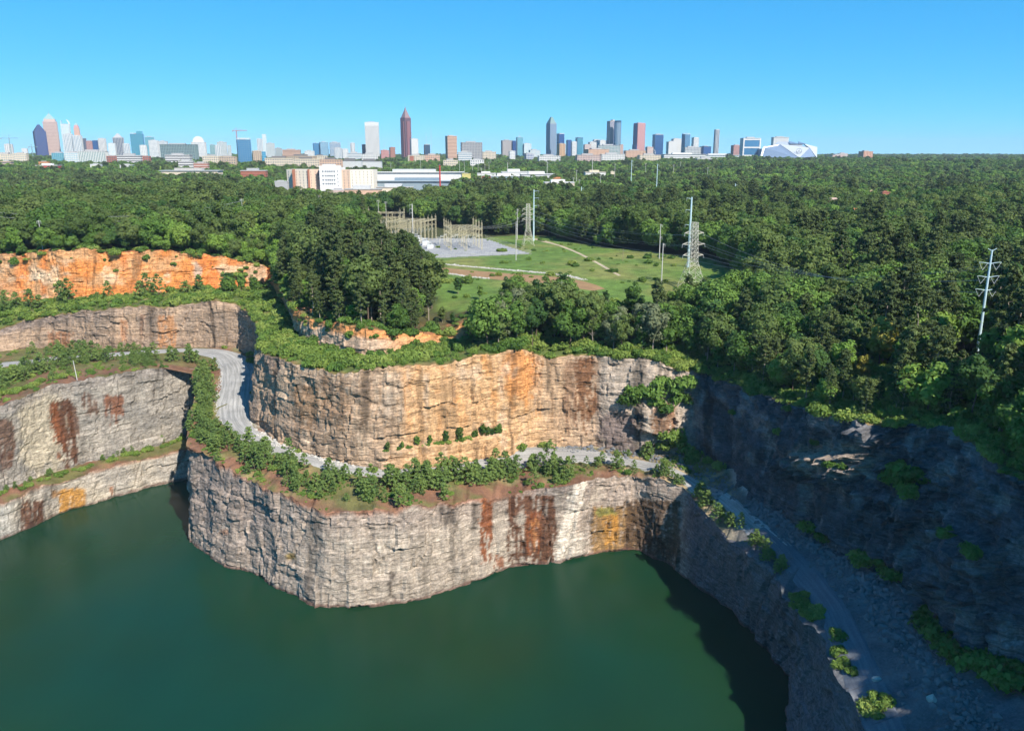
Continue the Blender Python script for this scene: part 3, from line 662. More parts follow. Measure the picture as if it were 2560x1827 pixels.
rng = np.random.default_rng(7)
KIND = {}
def variants(kind, n, crown, trunk, leafmat, barkmat):
    out = []
    for i in range(n):
        c = crown(i); c.materials.append(leafmat[i % len(leafmat)] if isinstance(leafmat, list) else leafmat); t = trunk(i) if trunk else None
        if t: t.materials.append(barkmat)
        out.append((c, t))
    KIND[kind] = out
HB = [17, 19, 21, 18, 23, 16, 20, 22]; WB = [13, 14, 12.5, 15, 14, 11, 16, 13]
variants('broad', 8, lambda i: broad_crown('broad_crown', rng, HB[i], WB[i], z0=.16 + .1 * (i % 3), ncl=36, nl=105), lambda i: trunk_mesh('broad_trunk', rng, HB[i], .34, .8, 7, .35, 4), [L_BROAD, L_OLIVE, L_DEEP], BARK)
variants('bright', 4, lambda i: broad_crown('bright_crown', rng, HB[i] * .85, WB[i] * .85, z0=.16, ncl=42, nl=70), lambda i: trunk_mesh('bright_trunk', rng, HB[i] * .8, .3, .8, 7, .35, 3.5), L_BRIGHT, BARK)
variants('slim', 5, lambda i: broad_crown('slim_crown', rng, 15 + i, 6.2 + .5 * i, z0=.08, ncl=36, nl=60, ls=.36), lambda i: trunk_mesh('slim_trunk', rng, 14 + i, .22, .85, 5, .3, 2), [L_BROAD, L_DEEP, L_OLIVE], BARK_PALE)
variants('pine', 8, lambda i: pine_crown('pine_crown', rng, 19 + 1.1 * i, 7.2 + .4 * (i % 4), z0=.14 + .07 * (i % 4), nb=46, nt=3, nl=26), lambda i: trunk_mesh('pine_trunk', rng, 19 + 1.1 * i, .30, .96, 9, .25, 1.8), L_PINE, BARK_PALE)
variants('young', 7, lambda i: pine_crown('young_pine_crown', rng, 5 + .75 * i, 3.6 + .35 * i, z0=.10, nb=26, nt=2, nl=20, ls=.27, cone=1.2), lambda i: trunk_mesh('young_pine_trunk', rng, 5 + .75 * i, .11, .95, 3, .2, .8), L_YOUNG, BARK)
variants('shrub', 5, lambda i: shrub_crown('shrub_crown', rng, 2.2 + .35 * i, 3.6 + .5 * i), lambda i: trunk_mesh('shrub_stem', rng, 1.6, .08, .9, 4, .1, 1.0), L_SHRUB, BARK)
variants('bush', 3, lambda i: shrub_crown('bush_crown', rng, 2.4 + .5 * i, 3.2 + .5 * i, 14, 64, .34), lambda i: trunk_mesh('bush_stem', rng, 1.6, .08, .9, 4, .1, 1.0), L_BROAD, BARK)
variants('gold', 2, lambda i: broad_crown('gold_crown', rng, 15, 7.5, z0=.25, ncl=26, nl=50), lambda i: trunk_mesh('gold_trunk', rng, 14, .22, .8, 6, .35, 3), L_GOLD, BARK)
variants('silver', 3, lambda i: broad_crown('silver_crown', rng, 14 + 2 * i, 8 + i, z0=.12, ncl=40, nl=62, ls=.36), lambda i: trunk_mesh('silver_trunk', rng, 14 + 2 * i, .24, .85, 6, .3, 3), L_SILVER, BARK_PALE)
# coarse far crowns for the forest that reads as one mass
variants('far', 5, lambda i: broad_crown('far_crown', rng, 17, 14 + i * .6, z0=.1, ncl=22, nl=58, ls=.72), None, [L_BROAD, L_OLIVE, L_DEEP, L_BROAD, L_OLIVE], None)
variants('farpine', 3, lambda i: pine_crown('far_pine_crown', rng, 19, 8, z0=.3, nb=22, nt=2, nl=18, ls=.75), None, L_PINE, None)
variants('farbright', 2, lambda i: broad_crown('far_bright_crown', rng, 16, 13, z0=.1, ncl=24, nl=44, ls=.70), None, L_BRIGHT, None)

variants('snag', 3, lambda i: broad_crown('snag_twigs', rng, 15 + i, 5, z0=.5, ncl=7, nl=14, ls=.25), lambda i: trunk_mesh('snag_trunk', rng, 16 + i, .26, .97, 22, .35, 3.2), L_OLIVE, BARK_PALE)
NAMES = {'snag': 'bare_tree', 'broad': 'broadleaf_tree', 'bright': 'broadleaf_tree', 'slim': 'slender_tree', 'pine': 'pine_tree', 'young': 'young_pine', 'shrub': 'shrub', 'bush': 'shrub', 'gold': 'yellow_tree', 'silver': 'silvery_tree'}
CATS = {'shrub': 'shrub', 'bush': 'shrub'}
TREE_AT = []
def plant(kind, x, y, label, group, s=1.0, z=None, v=None, sz=1.0, leafmat=None):
    c, t = KIND[kind][int(rng.integers(len(KIND[kind]))) if v is None else v]
    if z is None: z = drop(x, y)
    if z != z: return None
    o = empty(NAMES[kind], (x, y, z - .15), float(rng.uniform(0, 6.283)), label, CATS.get(kind, 'tree'), group)
    o.scale = (s, s, s * sz)
    a = bpy.data.objects.new('crown', c); COL.objects.link(a); a.parent = o
    if t is not None: b = bpy.data.objects.new('stem' if kind in ('shrub', 'bush') else 'trunk', t); COL.objects.link(b); b.parent = o
    TREE_AT.append((x, y)); return o
def inpoly_pts(poly, n, mind, rng, tries=40, seeded=None):
    """n scattered places inside a plan polygon, at least mind apart"""
    lo, hi = poly.min(0), poly.max(0); got = list(seeded or []); out = []
    for _ in range(n * tries):
        p = rng.uniform(lo, hi)
        if not inside(np.array([p[0]]), np.array([p[1]]), poly)[0]: continue
        if got and (((np.array(got) - p) ** 2).sum(1) < mind * mind).any(): continue
        got.append(p); out.append(p)
        if len(out) >= n: break
    return np.array(out)
def hitpoly(pts, tree=None): return np.array([hit(a, b, tree)[:2] for a, b in pts])

# --- young pines on the road bench (photo places along its outer edge)
def along(pts, n, spread, rng):
    Q = np.array([hit(*p) for p in pts])[:, :2]; L = np.r_[0, np.cumsum(np.linalg.norm(np.diff(Q, axis=0), axis=1))]
    t = np.sort(rng.uniform(0, L[-1], n)); x = np.interp(t, L, Q[:, 0]); y = np.interp(t, L, Q[:, 1])
    return np.c_[x, y] + rng.normal(size=(n, 2)) * spread
def row(kind, pts, n, spread, label, group, smin=.7, smax=1.2, sz=1.0, **k):
    for x, y in along(pts, n, spread, rng): plant(kind, x, y, label, group, float(rng.uniform(smin, smax)), sz=sz, **k)
g1 = 'young pines along the haul road'
row('young', [(522, 925), (514, 960), (508, 1000), (506, 1040), (514, 1080)], 46, 3.4, 'young pine in the thick strip left of the winding road', g1, .7, 1.15)
row('young', [(500, 1095), (560, 1115), (640, 1142)], 22, 3.2, 'young pine on the promontory corner below the road bend', g1, .65, 1.1)
row('young', [(620, 1135), (700, 1168), (780, 1200), (850, 1225)], 26, 3.4, 'young pine above the bare red soil of the promontory', g1, .75, 1.2)
row('young', [(700, 1190), (770, 1222), (850, 1250)], 9, 2.2, 'small pine rooted in the bare red soil slope', g1, .5, .85)
row('young', [(890, 1228), (960, 1222), (1040, 1212), (1110, 1208)], 28, 3.2, 'young pine in the middle clump below the tan cliff', g1, .8, 1.3)
row('young', [(890, 1245), (980, 1245), (1080, 1235)], 8, 2.0, 'small pine at the edge of the grey cliff rim', g1, .5, .9)
row('young', [(1140, 1205), (1220, 1195), (1300, 1185), (1410, 1178)], 32, 3.0, 'bushy pine in the dense clump before the gravel yard', g1, .8, 1.35)
row('young', [(1460, 1170), (1530, 1166), (1610, 1170)], 10, 2.2, 'low pine on the grassy rim beside the gully', g1, .45, .75)
row('young', [(1650, 1186), (1700, 1214), (1745, 1245), (1800, 1290), (1855, 1338)], 26, 1.3, 'pine on the narrow rim right of the brown stained cliff', g1, .5, .95)
row('young', [(1875, 1352), (1925, 1395), (1962, 1440)], 12, 1.2, 'pine on the sunlit rock spur beside the shaded road', g1, .5, .95)
row('shrub', [(1975, 1470), (2020, 1540), (2090, 1620), (2130, 1700), (2180, 1790)], 26, 1.4, 'dark shrub along the shaded road edge', 'shrubs along the haul road', .5, 1.0)
g2 = 'pines on the left bench'
row('young', [(-40, 970), (20, 960), (60, 940), (120, 925)], 26, 5.0, 'young pine in the thicket at the left end of the bench', g2, .9, 1.3)
row('young', [(130, 915), (220, 905), (300, 900)], 20, 4.0, 'young pine behind the pole on the left bench', g2, .8, 1.25)
row('young', [(310, 912), (380, 905), (440, 900), (500, 905)], 16, 3.0, 'young pine screening the road on the left bench', g2, .8, 1.2)
row('young', [(0, 890), (100, 882), (220, 880), (300, 880), (340, 878)], 14, 2.4, 'young pine at the foot of the brown cliff', g2, .6, 1.0)
row('shrub', [(-20, 1000), (60, 975), (110, 955), (260, 925), (330, 918)], 20, 1.8, 'green bush on the rim of the grey left cliff', 'bushes on the left bench', .5, .9)
g3 = 'plants on the narrow ledge'
row('young', [(-20, 1238), (60, 1215), (140, 1185), (230, 1160), (330, 1130), (400, 1112), (455, 1095)], 16, .9, 'small pine on the narrow ledge over the water', g3, .35, .62)
row('shrub', [(-20, 1242), (60, 1220), (140, 1190), (230, 1165), (330, 1135), (455, 1100)], 44, .9, 'low bush on the narrow ledge over the water', g3, .4, .75)
# --- bushes on the upper bench
g4 = 'bushes on the upper bench'
row('shrub', [(660, 825), (690, 850), (740, 880), (800, 900), (860, 912)], 60, 3.2, 'bright green bush beneath the orange outcrop', g4, .8, 1.35)
row('shrub', [(870, 912), (940, 908), (1010, 895), (1080, 880), (1130, 868)], 44, 3.0, 'pale green bush on the tan cliff rim', g4, .8, 1.3)
row('shrub', [(650, 760), (640, 780), (655, 800)], 14, 4, 'bush in the notch left of the pine headland', g4, .8, 1.4)
row('shrub', [(0, 790), (100, 770), (200, 762), (300, 752), (400, 745), (500, 740), (600, 740)], 70, 3.2, 'bush on the green shelf under the orange cliff', g4, .7, 1.2)
row('young', [(0, 775), (60, 768), (130, 765), (200, 758), (330, 745), (440, 738), (580, 735)], 20, 2.5, 'conical pine against the orange cliff', g4, 1.0, 1.7)
row('slim', [(560, 735), (610, 732), (640, 735)], 9, 1.5, 'leafy tree at the right end of the orange cliff', g4, .6, .9)
# --- shrubs at the foot of the tan cliff and on its small ledge
g5 = 'bushes at the foot of the tan cliff'
lrng = np.random.default_rng(41)
for k in range(26):
    px = 962 + 300 * (k + lrng.uniform(-.4, .4)) / 26; py = 1121 - (px - 960) * .143; p = hit(px, py, SOLID); sl = k % 3 == 1 or k > 19; s = lrng.uniform(.55, 1.15) * (.75 if k < 8 else 1.0)
    plant('slim' if sl else 'bush' if k % 2 else 'shrub', p[0], p[1] - .9, 'small tree on the slanting ledge low in the tan cliff' if sl else 'dark green bush on the slanting ledge low in the tan cliff', g5, s * (.36 if sl else .8), z=p[2] - 1.2)
for px, py, s in ((935, 1178, .9), (1062, 1162, 1.1), (1100, 1160, 1.1), (1300, 1122, 1.0), (1360, 1116, .9), (1500, 1112, 1.0), (640, 985, 1.2), (645, 930, 1.0), (635, 905, 1.1), (747, 1112, .8), (560, 858, 1.0)):
    p = hit(px, py); plant('shrub', p[0], p[1], 'leafy bush at the foot of the tan cliff', g5, s)
g6 = 'bushes in the corner gully'
for px, py, s in ((1585, 985, 1.9), (1605, 980, 2.1), (1630, 985, 1.9), (1570, 1000, 1.6), (1655, 960, 2.0), (1640, 1005, 1.8), (1680, 975, 2.0), (1700, 1000, 1.9), (1665, 1020, 1.5), (1715, 960, 2.1)):
    p = hit(px, py, SOLID); plant('bush', p[0], p[1] - .8, 'dense bush hanging on the cliff corner above the brown seep', g6, s, z=p[2] - 1.4)
for px, py, s in ((1670, 1095, 2.0), (1690, 1105, 1.9), (1660, 1115, 1.6), (1710, 1125, 1.5), (1740, 1140, 1.3), (1770, 1150, 1.2), (1725, 1150, 1.1), (1800, 1165, 1.0)):
    p = hit(px, py, SOLID); plant('shrub', p[0], p[1] - .8, 'green bush at the bottom of the cliff corner', g6, s, z=p[2] - .7)
for px, py, s in ((1835, 1030, .9), (1950, 1080, 1.1), (1975, 1020, .9), (2080, 1160, .9), (2110, 1165, .9), (2040, 1105, .7), (2260, 1180, 2.0), (2290, 1200, 2.2), (2270, 1230, 1.6), (2240, 1200, 1.6),
                  (2020, 1320, 1.2), (2060, 1345, 1.3), (2150, 1400, 1.6), (2190, 1405, 1.5), (2220, 1425, 1.7), (2240, 1440, 1.6), (2330, 1560, 2.0), (2360, 1600, 2.0), (2400, 1640, 2.2), (2440, 1670, 2.2), (2500, 1690, 2.4), (2540, 1700, 2.4), (2380, 1340, 1.6), (2430, 1380, 1.4)):
    p = hit(px, py, SOLID); plant('bush', p[0] - .6, p[1], 'shrub clinging to the shaded right cliff', 'shrubs on the shaded cliff', s * .9, z=p[2] - .7)

# --- the forest: first every place a tree stands, then the nearest ones as trees of their own and the rest as one mass
frng = np.random.default_rng(11)
CLEAR = [MEADOW]                    # plan polygons without trees (filled by the builders of buildings below)
def cell_pts(r0, r1, sp):
    n = int((r1 * 2.0) / sp); xs = np.arange(-r1 * .80, r1 * .80, sp); ys = np.arange(r0 * .3 if r0 > 150 else -40, r1, sp)
    X, Y = np.meshgrid(xs, ys); X = X + frng.uniform(-.42, .42, X.shape) * sp; Y = Y + frng.uniform(-.42, .42, X.shape) * sp
    d = np.hypot(X, Y); m = (d >= r0) & (d < r1) & ((np.abs(X) < Y * .72 + 130) | ((X > 0) & (X < 300) & (Y < 300)))  # second term adds unseen trees by the right rim to shade the ramp
    return np.c_[X[m], Y[m]]
# ------------------------------------------------------------------ roads and paths
def smooth_line(Q, step):
    Q = np.asarray(Q, float); L = np.r_[0, np.cumsum(np.linalg.norm(np.diff(Q[:, :2], axis=0), axis=1))]
    t = np.arange(0, L[-1], step); P = np.stack([np.interp(t, L, Q[:, k]) for k in range(Q.shape[1])], 1)
    return soften(P, int(max(2, 60 / step)))
ROADS = []
def road(name, pts, widths, material, lift=.3, nacross=9, edge=.35, seed=1):
    Q = np.array([np.r_[hit(a, b)[:2], w] for (a, b), w in zip(pts, widths)])
    Pc = smooth_line(Q, 1.5); tg = np.gradient(Pc[:, :2], axis=0); tg = unit(tg); nr = np.stack([-tg[:, 1], tg[:, 0]], 1)
    t = np.linspace(-1, 1, nacross); wob = 1 + .10 * fbm(np.arange(len(Pc)) / 9, 0, 0, 3, seed)
    X = Pc[:, None, :2] + nr[:, None] * (t[None, :, None] * (Pc[:, 2] * wob)[:, None, None] / 2)
    Z = np.array([[drop(x, y) for x, y in r] for r in X])
    md_ = np.nanmedian(Z, axis=1, keepdims=True); ok_ = ~np.isnan(md_[:, 0]); md_[:, 0] = np.interp(np.arange(len(md_)), np.where(ok_)[0], md_[ok_, 0]); Z = np.where(np.isnan(Z) | (np.abs(Z - md_) > 2.5), md_, Z)
    ROADS.append(Pc)
    Z = soften(Z, 4) + lift; Z[:, 0] -= edge + lift; Z[:, -1] -= edge + lift
    V = np.concatenate([X, Z[..., None]], -1)
    al = np.cumsum(np.r_[0, np.linalg.norm(np.diff(Pc[:, :2], axis=0), axis=1)])[:, None] + 0 * t
    ac = (t[None] * Pc[:, 2][:, None] / 2)
    me = mesh_np(name, V.reshape(-1, 3), grid_faces(len(Pc), nacross)[:, ::-1], smooth=True, extra={'along': al, 'across': ac})
    return link(name, me, material, kind='structure')
ROADK = [(0, 912), (100, 902), (200, 893), (300, 885), (380, 879), (460, 875), (525, 878), (575, 893), (596, 925), (595, 960), (586, 1005), (583, 1042), (602, 1076), (645, 1103), (690, 1124), (760, 1146), (830, 1164), (900, 1179), (975, 1186), (1060, 1175), (1130, 1165), (1210, 1157), (1300, 1152), (1400, 1150), (1500, 1146), (1570, 1150), (1640, 1165), (1720, 1197), (1790, 1238), (1850, 1286), (1895, 1325), (1960, 1378), (2040, 1460), (2100, 1555), (2142, 1650), (2188, 1760), (2235, 1870), (2300, 1990), (2390, 2130)]
ROADW = [13, 13, 13, 13, 13, 14, 17, 20, 20, 19, 17.5, 15, 12, 10, 9.5, 9, 9, 9, 9, 9, 9, 9, 9, 9, 9, 8.5, 8, 7.5, 7.5, 7.5, 8, 8.5, 8.5, 9, 9, 9, 9, 9, 9]
road('haul_road', ROADK[:32], ROADW[:32], GRAVEL)
road('gravel_yard', [(1225, 1160), (1290, 1146), (1360, 1138), (1440, 1139), (1520, 1145), (1575, 1150)], [4, 17, 20, 18, 12, 5], GRAVEL, lift=.22, nacross=15, seed=4)
road('ramp_road', ROADK[30:], [8.2] + ROADW[31:], SHADE_GRAVEL, lift=.33, seed=12)  # shaded stretch of the haul road, split off to carry its darker colour
road('dirt_path', [(1338, 597), (1362, 604), (1400, 614), (1440, 630), (1470, 645), (1500, 661), (1525, 676), (1550, 690)], [9, 7, 4, 3.6, 3.4, 3.2, 3.0, 2.6], DIRT, lift=.12, nacross=5, edge=.12, seed=7)
road('dirt_path', [(1290, 600), (1315, 598), (1338, 597)], [2.5, 3, 6], DIRT, lift=.10, nacross=5, edge=.1, seed=8)
BROWN = gravel_material('bare_soil', (.24, .145, .075), (.29, .18, .09)); PAD = gravel_material('pad_gravel', (.27, .27, .275), (.31, .31, .31))
road('soil_strip', [(1085, 672), (1150, 680), (1220, 688), (1290, 694), (1370, 700), (1430, 708), (1500, 725)], [14, 20, 24, 26, 26, 22, 10], BROWN, lift=.06, nacross=13, edge=.06, seed=9)
STONE = mat('pale_stone', (.42, .40, .37), .9, .1); STONE2 = mat('shaded_grey_stone', (.15, .155, .165), .9, .1)  # second stone is darkened to paint the shade on the right talus
def rock_cluster(rng, n, pos, size):
    m = MB()
    ico = np.array([(0, 0, 1), (.89, 0, .45), (.28, .85, .45), (-.72, .53, .45), (-.72, -.53, .45), (.28, -.85, .45), (.72, .53, -.45), (-.28, .85, -.45), (-.89, 0, -.45), (-.28, -.85, -.45), (.72, -.53, -.45), (0, 0, -1)])
    T = np.array([(0, 1, 2), (0, 2, 3), (0, 3, 4), (0, 4, 5), (0, 5, 1), (1, 6, 2), (2, 7, 3), (3, 8, 4), (4, 9, 5), (5, 10, 1), (6, 7, 2), (7, 8, 3), (8, 9, 4), (9, 10, 5), (10, 6, 1), (11, 7, 6), (11, 8, 7), (11, 9, 8), (11, 10, 9), (11, 6, 10)])
    V, Q = [], []
    for i in range(n):
        s = size[i]; v = ico * rng.uniform(.65, 1.25, (12, 1)) * s * rng.uniform(.6, 1.2, (1, 3)); a = rng.uniform(0, 6.28); c, d = math.cos(a), math.sin(a)
        v = np.c_[v[:, 0] * c - v[:, 1] * d, v[:, 0] * d + v[:, 1] * c, v[:, 2] * .75]
        V.append(v + pos[i] + np.array([0, 0, s * .2])); Q.append(T + 12 * i)
    return np.vstack(V), np.vstack(Q)
def rubble(name, pts, n, spread, smin, smax, material, seed, label):
    r = np.random.default_rng(seed); Q = np.array([hit(*p) for p in pts])[:, :2]; L = np.r_[0, np.cumsum(np.linalg.norm(np.diff(Q, axis=0), axis=1))]
    t = r.uniform(0, L[-1], n); xy = np.c_[np.interp(t, L, Q[:, 0]), np.interp(t, L, Q[:, 1])] + r.normal(size=(n, 2)) * spread
    pos = np.array([(x, y, drop(x, y)) for x, y in xy]); pos = pos[~np.isnan(pos[:, 2])]; n = len(pos); sz = smin + (smax - smin) * r.random(n) ** 3
    V, T = rock_cluster(r, n, pos, sz)
    link(name, mesh_np(name, V, T), material, kind='stuff', label=label, cat='rubble')
rubble('rip_rap', [(1090, 659), (1160, 666), (1230, 672), (1300, 678), (1360, 683), (1420, 690), (1460, 700)], 900, .9, .3, .8, STONE, 3, 'white rip rap line above the brown soil strip')
rubble('rip_rap', [(1095, 682), (1130, 686), (1170, 692), (1220, 697)], 260, .7, .3, .8, STONE, 4, 'short white rip rap line below the brown soil strip')
rubble('rubble', [(650, 1085), (690, 1108), (760, 1135), (830, 1155), (900, 1170)], 900, 1.1, .18, 1.0, STONE, 5, 'loose pale stones along the foot of the tan cliff')
rubble('rubble', [(1400, 1120), (1500, 1122), (1600, 1135), (1680, 1150), (1760, 1185), (1840, 1235)], 900, 2.6, .2, 1.2, STONE2, 6, 'loose stones below the dark cliff corner')
rubble('rubble', [(1880, 1250), (1990, 1330), (2090, 1400), (2200, 1500), (2290, 1600), (2390, 1750), (2480, 1850)], 2200, 3.4, .2, 1.3, STONE2, 7, 'shaded talus between the road and the right cliff')
rubble('rubble', [(628, 905), (640, 940), (636, 980), (628, 1030), (622, 1058), (655, 1090)], 420, .8, .12, .55, STONE, 15, 'gravel windrow along the inner edge of the hairpin')
rubble('rubble', [(556, 925), (548, 965), (540, 1010), (546, 1045), (585, 1080)], 420, .6, .12, .5, STONE, 16, 'gravel windrow along the outer edge of the hairpin')
def boulder(px, py, s, label, material=STONE2):
    r = np.random.default_rng(int(px * 7 + py)); p = hit(px, py)
    V, T = rock_cluster(r, 1, np.zeros((1, 3)), [s]); me = mesh_np('boulder', V, T)
    b = link('boulder', me, material, label=label, cat='boulder', group='boulders in the quarry'); b.location = p
    return b
for px, py, s, l in ((2190, 1700, 1.3, 'pale boulder on the shaded road near its lower end'), (2260, 1760, 1.0, 'boulder at the foot of the shaded talus'), (2330, 1750, 1.6, 'largest pale boulder on the shaded talus'),
                     (2300, 1590, 1.2, 'boulder high on the shaded talus under the dark shrubs'), (2040, 1345, 1.0, 'boulder beside the shaded road where sun ends'), (1700, 1140, 1.2, 'grey boulder below the green corner bush'),
                     (640, 1075, 1.0, 'pale boulder on the inner road bend'), (706, 1120, .8, 'pale stone by the road below the tan cliff'), (535, 866, .7, 'pale boulder on the hairpin under the brown cliff')):
    boulder(px, py, s, l, STONE if 'pale' in l else STONE2)

# ------------------------------------------------------------------ substation
STEEL = mat('galvanised_steel', (.50, .48, .40), .6, .4); STEEL_T = mat('tan_steel', (.46, .41, .27), .6, .3); BLUE_STEEL = mat('pale_blue_steel', (.44, .58, .62), .5, .4); WOOD = mat('weathered_pole_wood', (.30, .24, .18), .9, .1)
GREYP = mat('concrete_pole', (.48, .47, .44), .8, .2); WHITE_P = mat('white_enamel', (.50, .52, .53), .5, .4); DARK_M = mat('dark_metal', (.07, .07, .08), .6, .3); WIRE = mat('wire', (.26, .27, .28), .5, .3); PORC = mat('insulator', (.45, .46, .46), .4, .4)
PADP = hitpoly([(1030, 612), (1090, 646), (1328, 635), (1216, 597), (1043, 594), (960, 596)])
def sheet(name, poly, z, material, lift=.1):
    n = len(poly); c = poly.mean(0); V = [(x, y, drop(x, y) + lift) for x, y in poly]; V.append((c[0], c[1], drop(*c) + lift + .05))
    me = bpy.data.meshes.new(name); me.from_pydata(V, [], [(i, (i + 1) % n, n) for i in range(n)]); me.update()
    return link(name, me, material, kind='structure')
def pad_sheet(name, poly, material, lift=.12, step=4):
    lo, hi = poly.min(0) - step, poly.max(0) + step
    X, Y = np.meshgrid(np.arange(lo[0], hi[0], step), np.arange(lo[1], hi[1], step), indexing='ij')
    Z = np.array([drop(a, b) for a, b in zip(X.ravel(), Y.ravel())]).reshape(X.shape) + lift
    f = grid_faces(*X.shape); f = f[inside(X, Y, poly).ravel()[f].sum(1) >= 3]
    me = mesh_np(name, np.stack([X, Y, Z], -1).reshape(-1, 3), f, smooth=True, extra={'along': Y, 'across': X})
    return link(name, me, material, kind='structure')
pad_sheet('substation_pad', PADP, PAD, step=2.5)
CLEAR.append(PADP)
CLEAR.append(hitpoly([(890, 600), (890, 545), (1000, 545), (1240, 590), (1216, 600), (1030, 615)]))
def lattice_post(m, x, y, z0, z1, w, n, t=.16):
    for sx in (-1, 1):
        for sy in (-1, 1): m.bar((x + sx * w, y + sy * w, z0), (x + sx * w, y + sy * w, z1), t)
    for k in range(n):
        a, b = z0 + (z1 - z0) * k / n, z0 + (z1 - z0) * (k + 1) / n; s = 1 if k % 2 else -1
        m.bar((x - w, y - w * s, a), (x - w, y + w * s, b), t * .7); m.bar((x + w, y - w * s, a), (x + w, y + w * s, b), t * .7)
        m.bar((x - w * s, y - w, a), (x + w * s, y - w, b), t * .7); m.bar((x - w * s, y + w, a), (x + w * s, y + w, b), t * .7)
def lattice_beam(m, p, q, w, n, t=.16):
    p, q = np.array(p, float), np.array(q, float); d = unit(q - p); s = np.cross(d, (0, 0, 1)) * w; u = np.array([0, 0, w])
    for a in (-1, 1):
        for b in (-1, 1): m.bar(p + a * s + b * u, q + a * s + b * u, t)
    for k in range(n):
        a, b = p + (q - p) * k / n, p + (q - p) * (k + 1) / n; g = 1 if k % 2 else -1
        for e in (-1, 1): m.bar(a + e * s - g * u, b + e * s + g * u, t * .7)
        m.bar(a - g * s + u, b + g * s + u, t * .7)
def gantry(name, px, py, rz, nx, ny, bx, by, h, spike, label, material):
    p = hit(px, py); o = empty(name, p, rz, label, 'gantry', 'substation gantries')
    for i in range(nx):
        for j in range(ny):
            m = MB(); edge = i in (0, nx - 1)
            lattice_post(m, i * bx, j * by, -.5, h + (spike if edge else 0), .40, 9, .11)
            if edge: m.bar((i * bx, j * by, h + spike - .1), (i * bx, j * by, h + spike + 1.6), .16)
            m.build('post', material, o)
    for j in range(ny):
        for k, z in enumerate((h, h - 4.2)):
            m = MB(); lattice_beam(m, (0, j * by, z), ((nx - 1) * bx, j * by, z), .36, 5 * (nx - 1), .10); m.build('beam', material, o)
    for i in range(nx):
        for z in (h,):
            m = MB(); lattice_beam(m, (i * bx, 0, z), (i * bx, (ny - 1) * by, z), .36, 5 * (ny - 1), .10); m.build('beam', material, o)
    for i in range(nx - 1):
        for j in range(ny):
            for f in (.25, .5, .75):
                m = MB(); x = (i + f) * bx
                for q in range(6): m.lathe([(.07, 0), (.2, .08), (.2, .14), (.07, .22)], (x, j * by, h - 8.9 + q * .3), 6)
                m.bar((x, j * by, h - 6.9), (x, j * by, h - 8.9), .09); m.build('insulator', PORC, o)
    return o
gantry('switchyard_gantry', 1128, 626, R(12), 3, 4, 11.5, 12.5, 15, 5, 'open tan steel gantry standing alone on the gravel pad', STEEL_T)
gantry('switchyard_gantry', 968, 604, R(-14), 4, 5, 9.5, 9.0, 15.5, 3, 'dense tan steel gantry behind the dark pine headland', STEEL_T)
gantry('switchyard_gantry', 912, 575, R(-10), 4, 2, 11.0, 12, 15, 3, 'rearmost tan gantry left of the tall grey pole', STEEL_T)
def transformer(px, py, s, rz, label):
    p = hit(px, py); o = empty('transformer', p, rz, label, 'transformer', 'substation transformers'); o.scale = (s, s, s)
    MB().box(-2, 2, -1.3, 1.3, .3, 3.4).build('tank', WHITE_P, o); MB().box(-2.3, 2.3, -1.6, 1.6, 0, .3).build('base', GREYP, o)
    m = MB()
    for k in range(7): m.box(2.02, 2.9, -1.2 + k * .36, -1.1 + k * .36, .7, 3.1)
    m.build('radiator', WHITE_P, o)
    for k in range(3):
        m = MB()
        for q in range(5): m.lathe([(.10, 0), (.26, .1), (.26, .18), (.10, .28)], (-1.2 + 1.2 * k, 0, 3.4 + q * .34), 8)
        m.bar((-1.2 + 1.2 * k, 0, 5.1), (-1.2 + 1.2 * k, 0, 5.6), .1); m.build('bushing', PORC, o)
    m = MB(); m.lathe([(.01, 0), (.55, 0), (.55, 2.6), (.01, 2.6)], (0, 0, 0), 10); t = m.V[0]; m.V[0] = np.c_[t[:, 2] - 1.3, t[:, 1] + 1.2, t[:, 0] + 4.3]; m.build('conservator', WHITE_P, o)
for a in ((1050, 606, 1.1, .2, 'white transformer nearest the tall grey pole'), (1062, 614, 1.1, .3, 'middle white transformer on the gravel pad'), (1074, 622, 1.0, .2, 'white transformer at the front corner of the pad'), (1040, 600, 1.0, .1, 'white transformer half hidden by the pine headland')): transformer(*a)
for k in range(12):
    px, py = 1096 + 9 * k, 612 - (k % 3) * 4 + (k // 6) * 3
    p = hit(px, py); o = empty('disconnect_switch', p, .1, 'grey switch stand under the lone tan gantry', 'switch', 'switch stands under the gantry')
    m = MB(); m.bar((-1, 0, 0), (-1, 0, 5), .25); m.bar((1, 0, 0), (1, 0, 5), .25); m.bar((-1.3, 0, 5), (1.3, 0, 5), .3); m.build('stand', STEEL, o)
    for x in (-1, 0, 1): MB().lathe([(.08, 0), (.2, .1), (.2, 1.0), (.08, 1.2)], (x, 0, 5.1), 8).build('insulator', PORC, o)
# chain link fence round the pad
fp = [hit(a, b) for a, b in ((1088, 647), (1150, 645), (1210, 642), (1270, 639), (1330, 636), (1300, 624), (1270, 614), (1240, 604), (1214, 596))]
fo = empty('chain_link_fence', fp[0], 0, 'thin chain link fence round the substation pad', 'fence')
for i in range(len(fp) - 1):
    a, b = fp[i] - fp[0], fp[i + 1] - fp[0]; m = MB()
    for k in range(14): q = a + (b - a) * k / 13; m.bar(q, q + np.array([0, 0, 2.4]), .07)
    m.bar(a + np.array([0, 0, 2.4]), b + np.array([0, 0, 2.4]), .06); m.bar(a + np.array([0, 0, 1.2]), b + np.array([0, 0, 1.2]), .03); m.bar(a + np.array([0, 0, .1]), b + np.array([0, 0, .1]), .04); m.build('fence_panel', STEEL, fo)

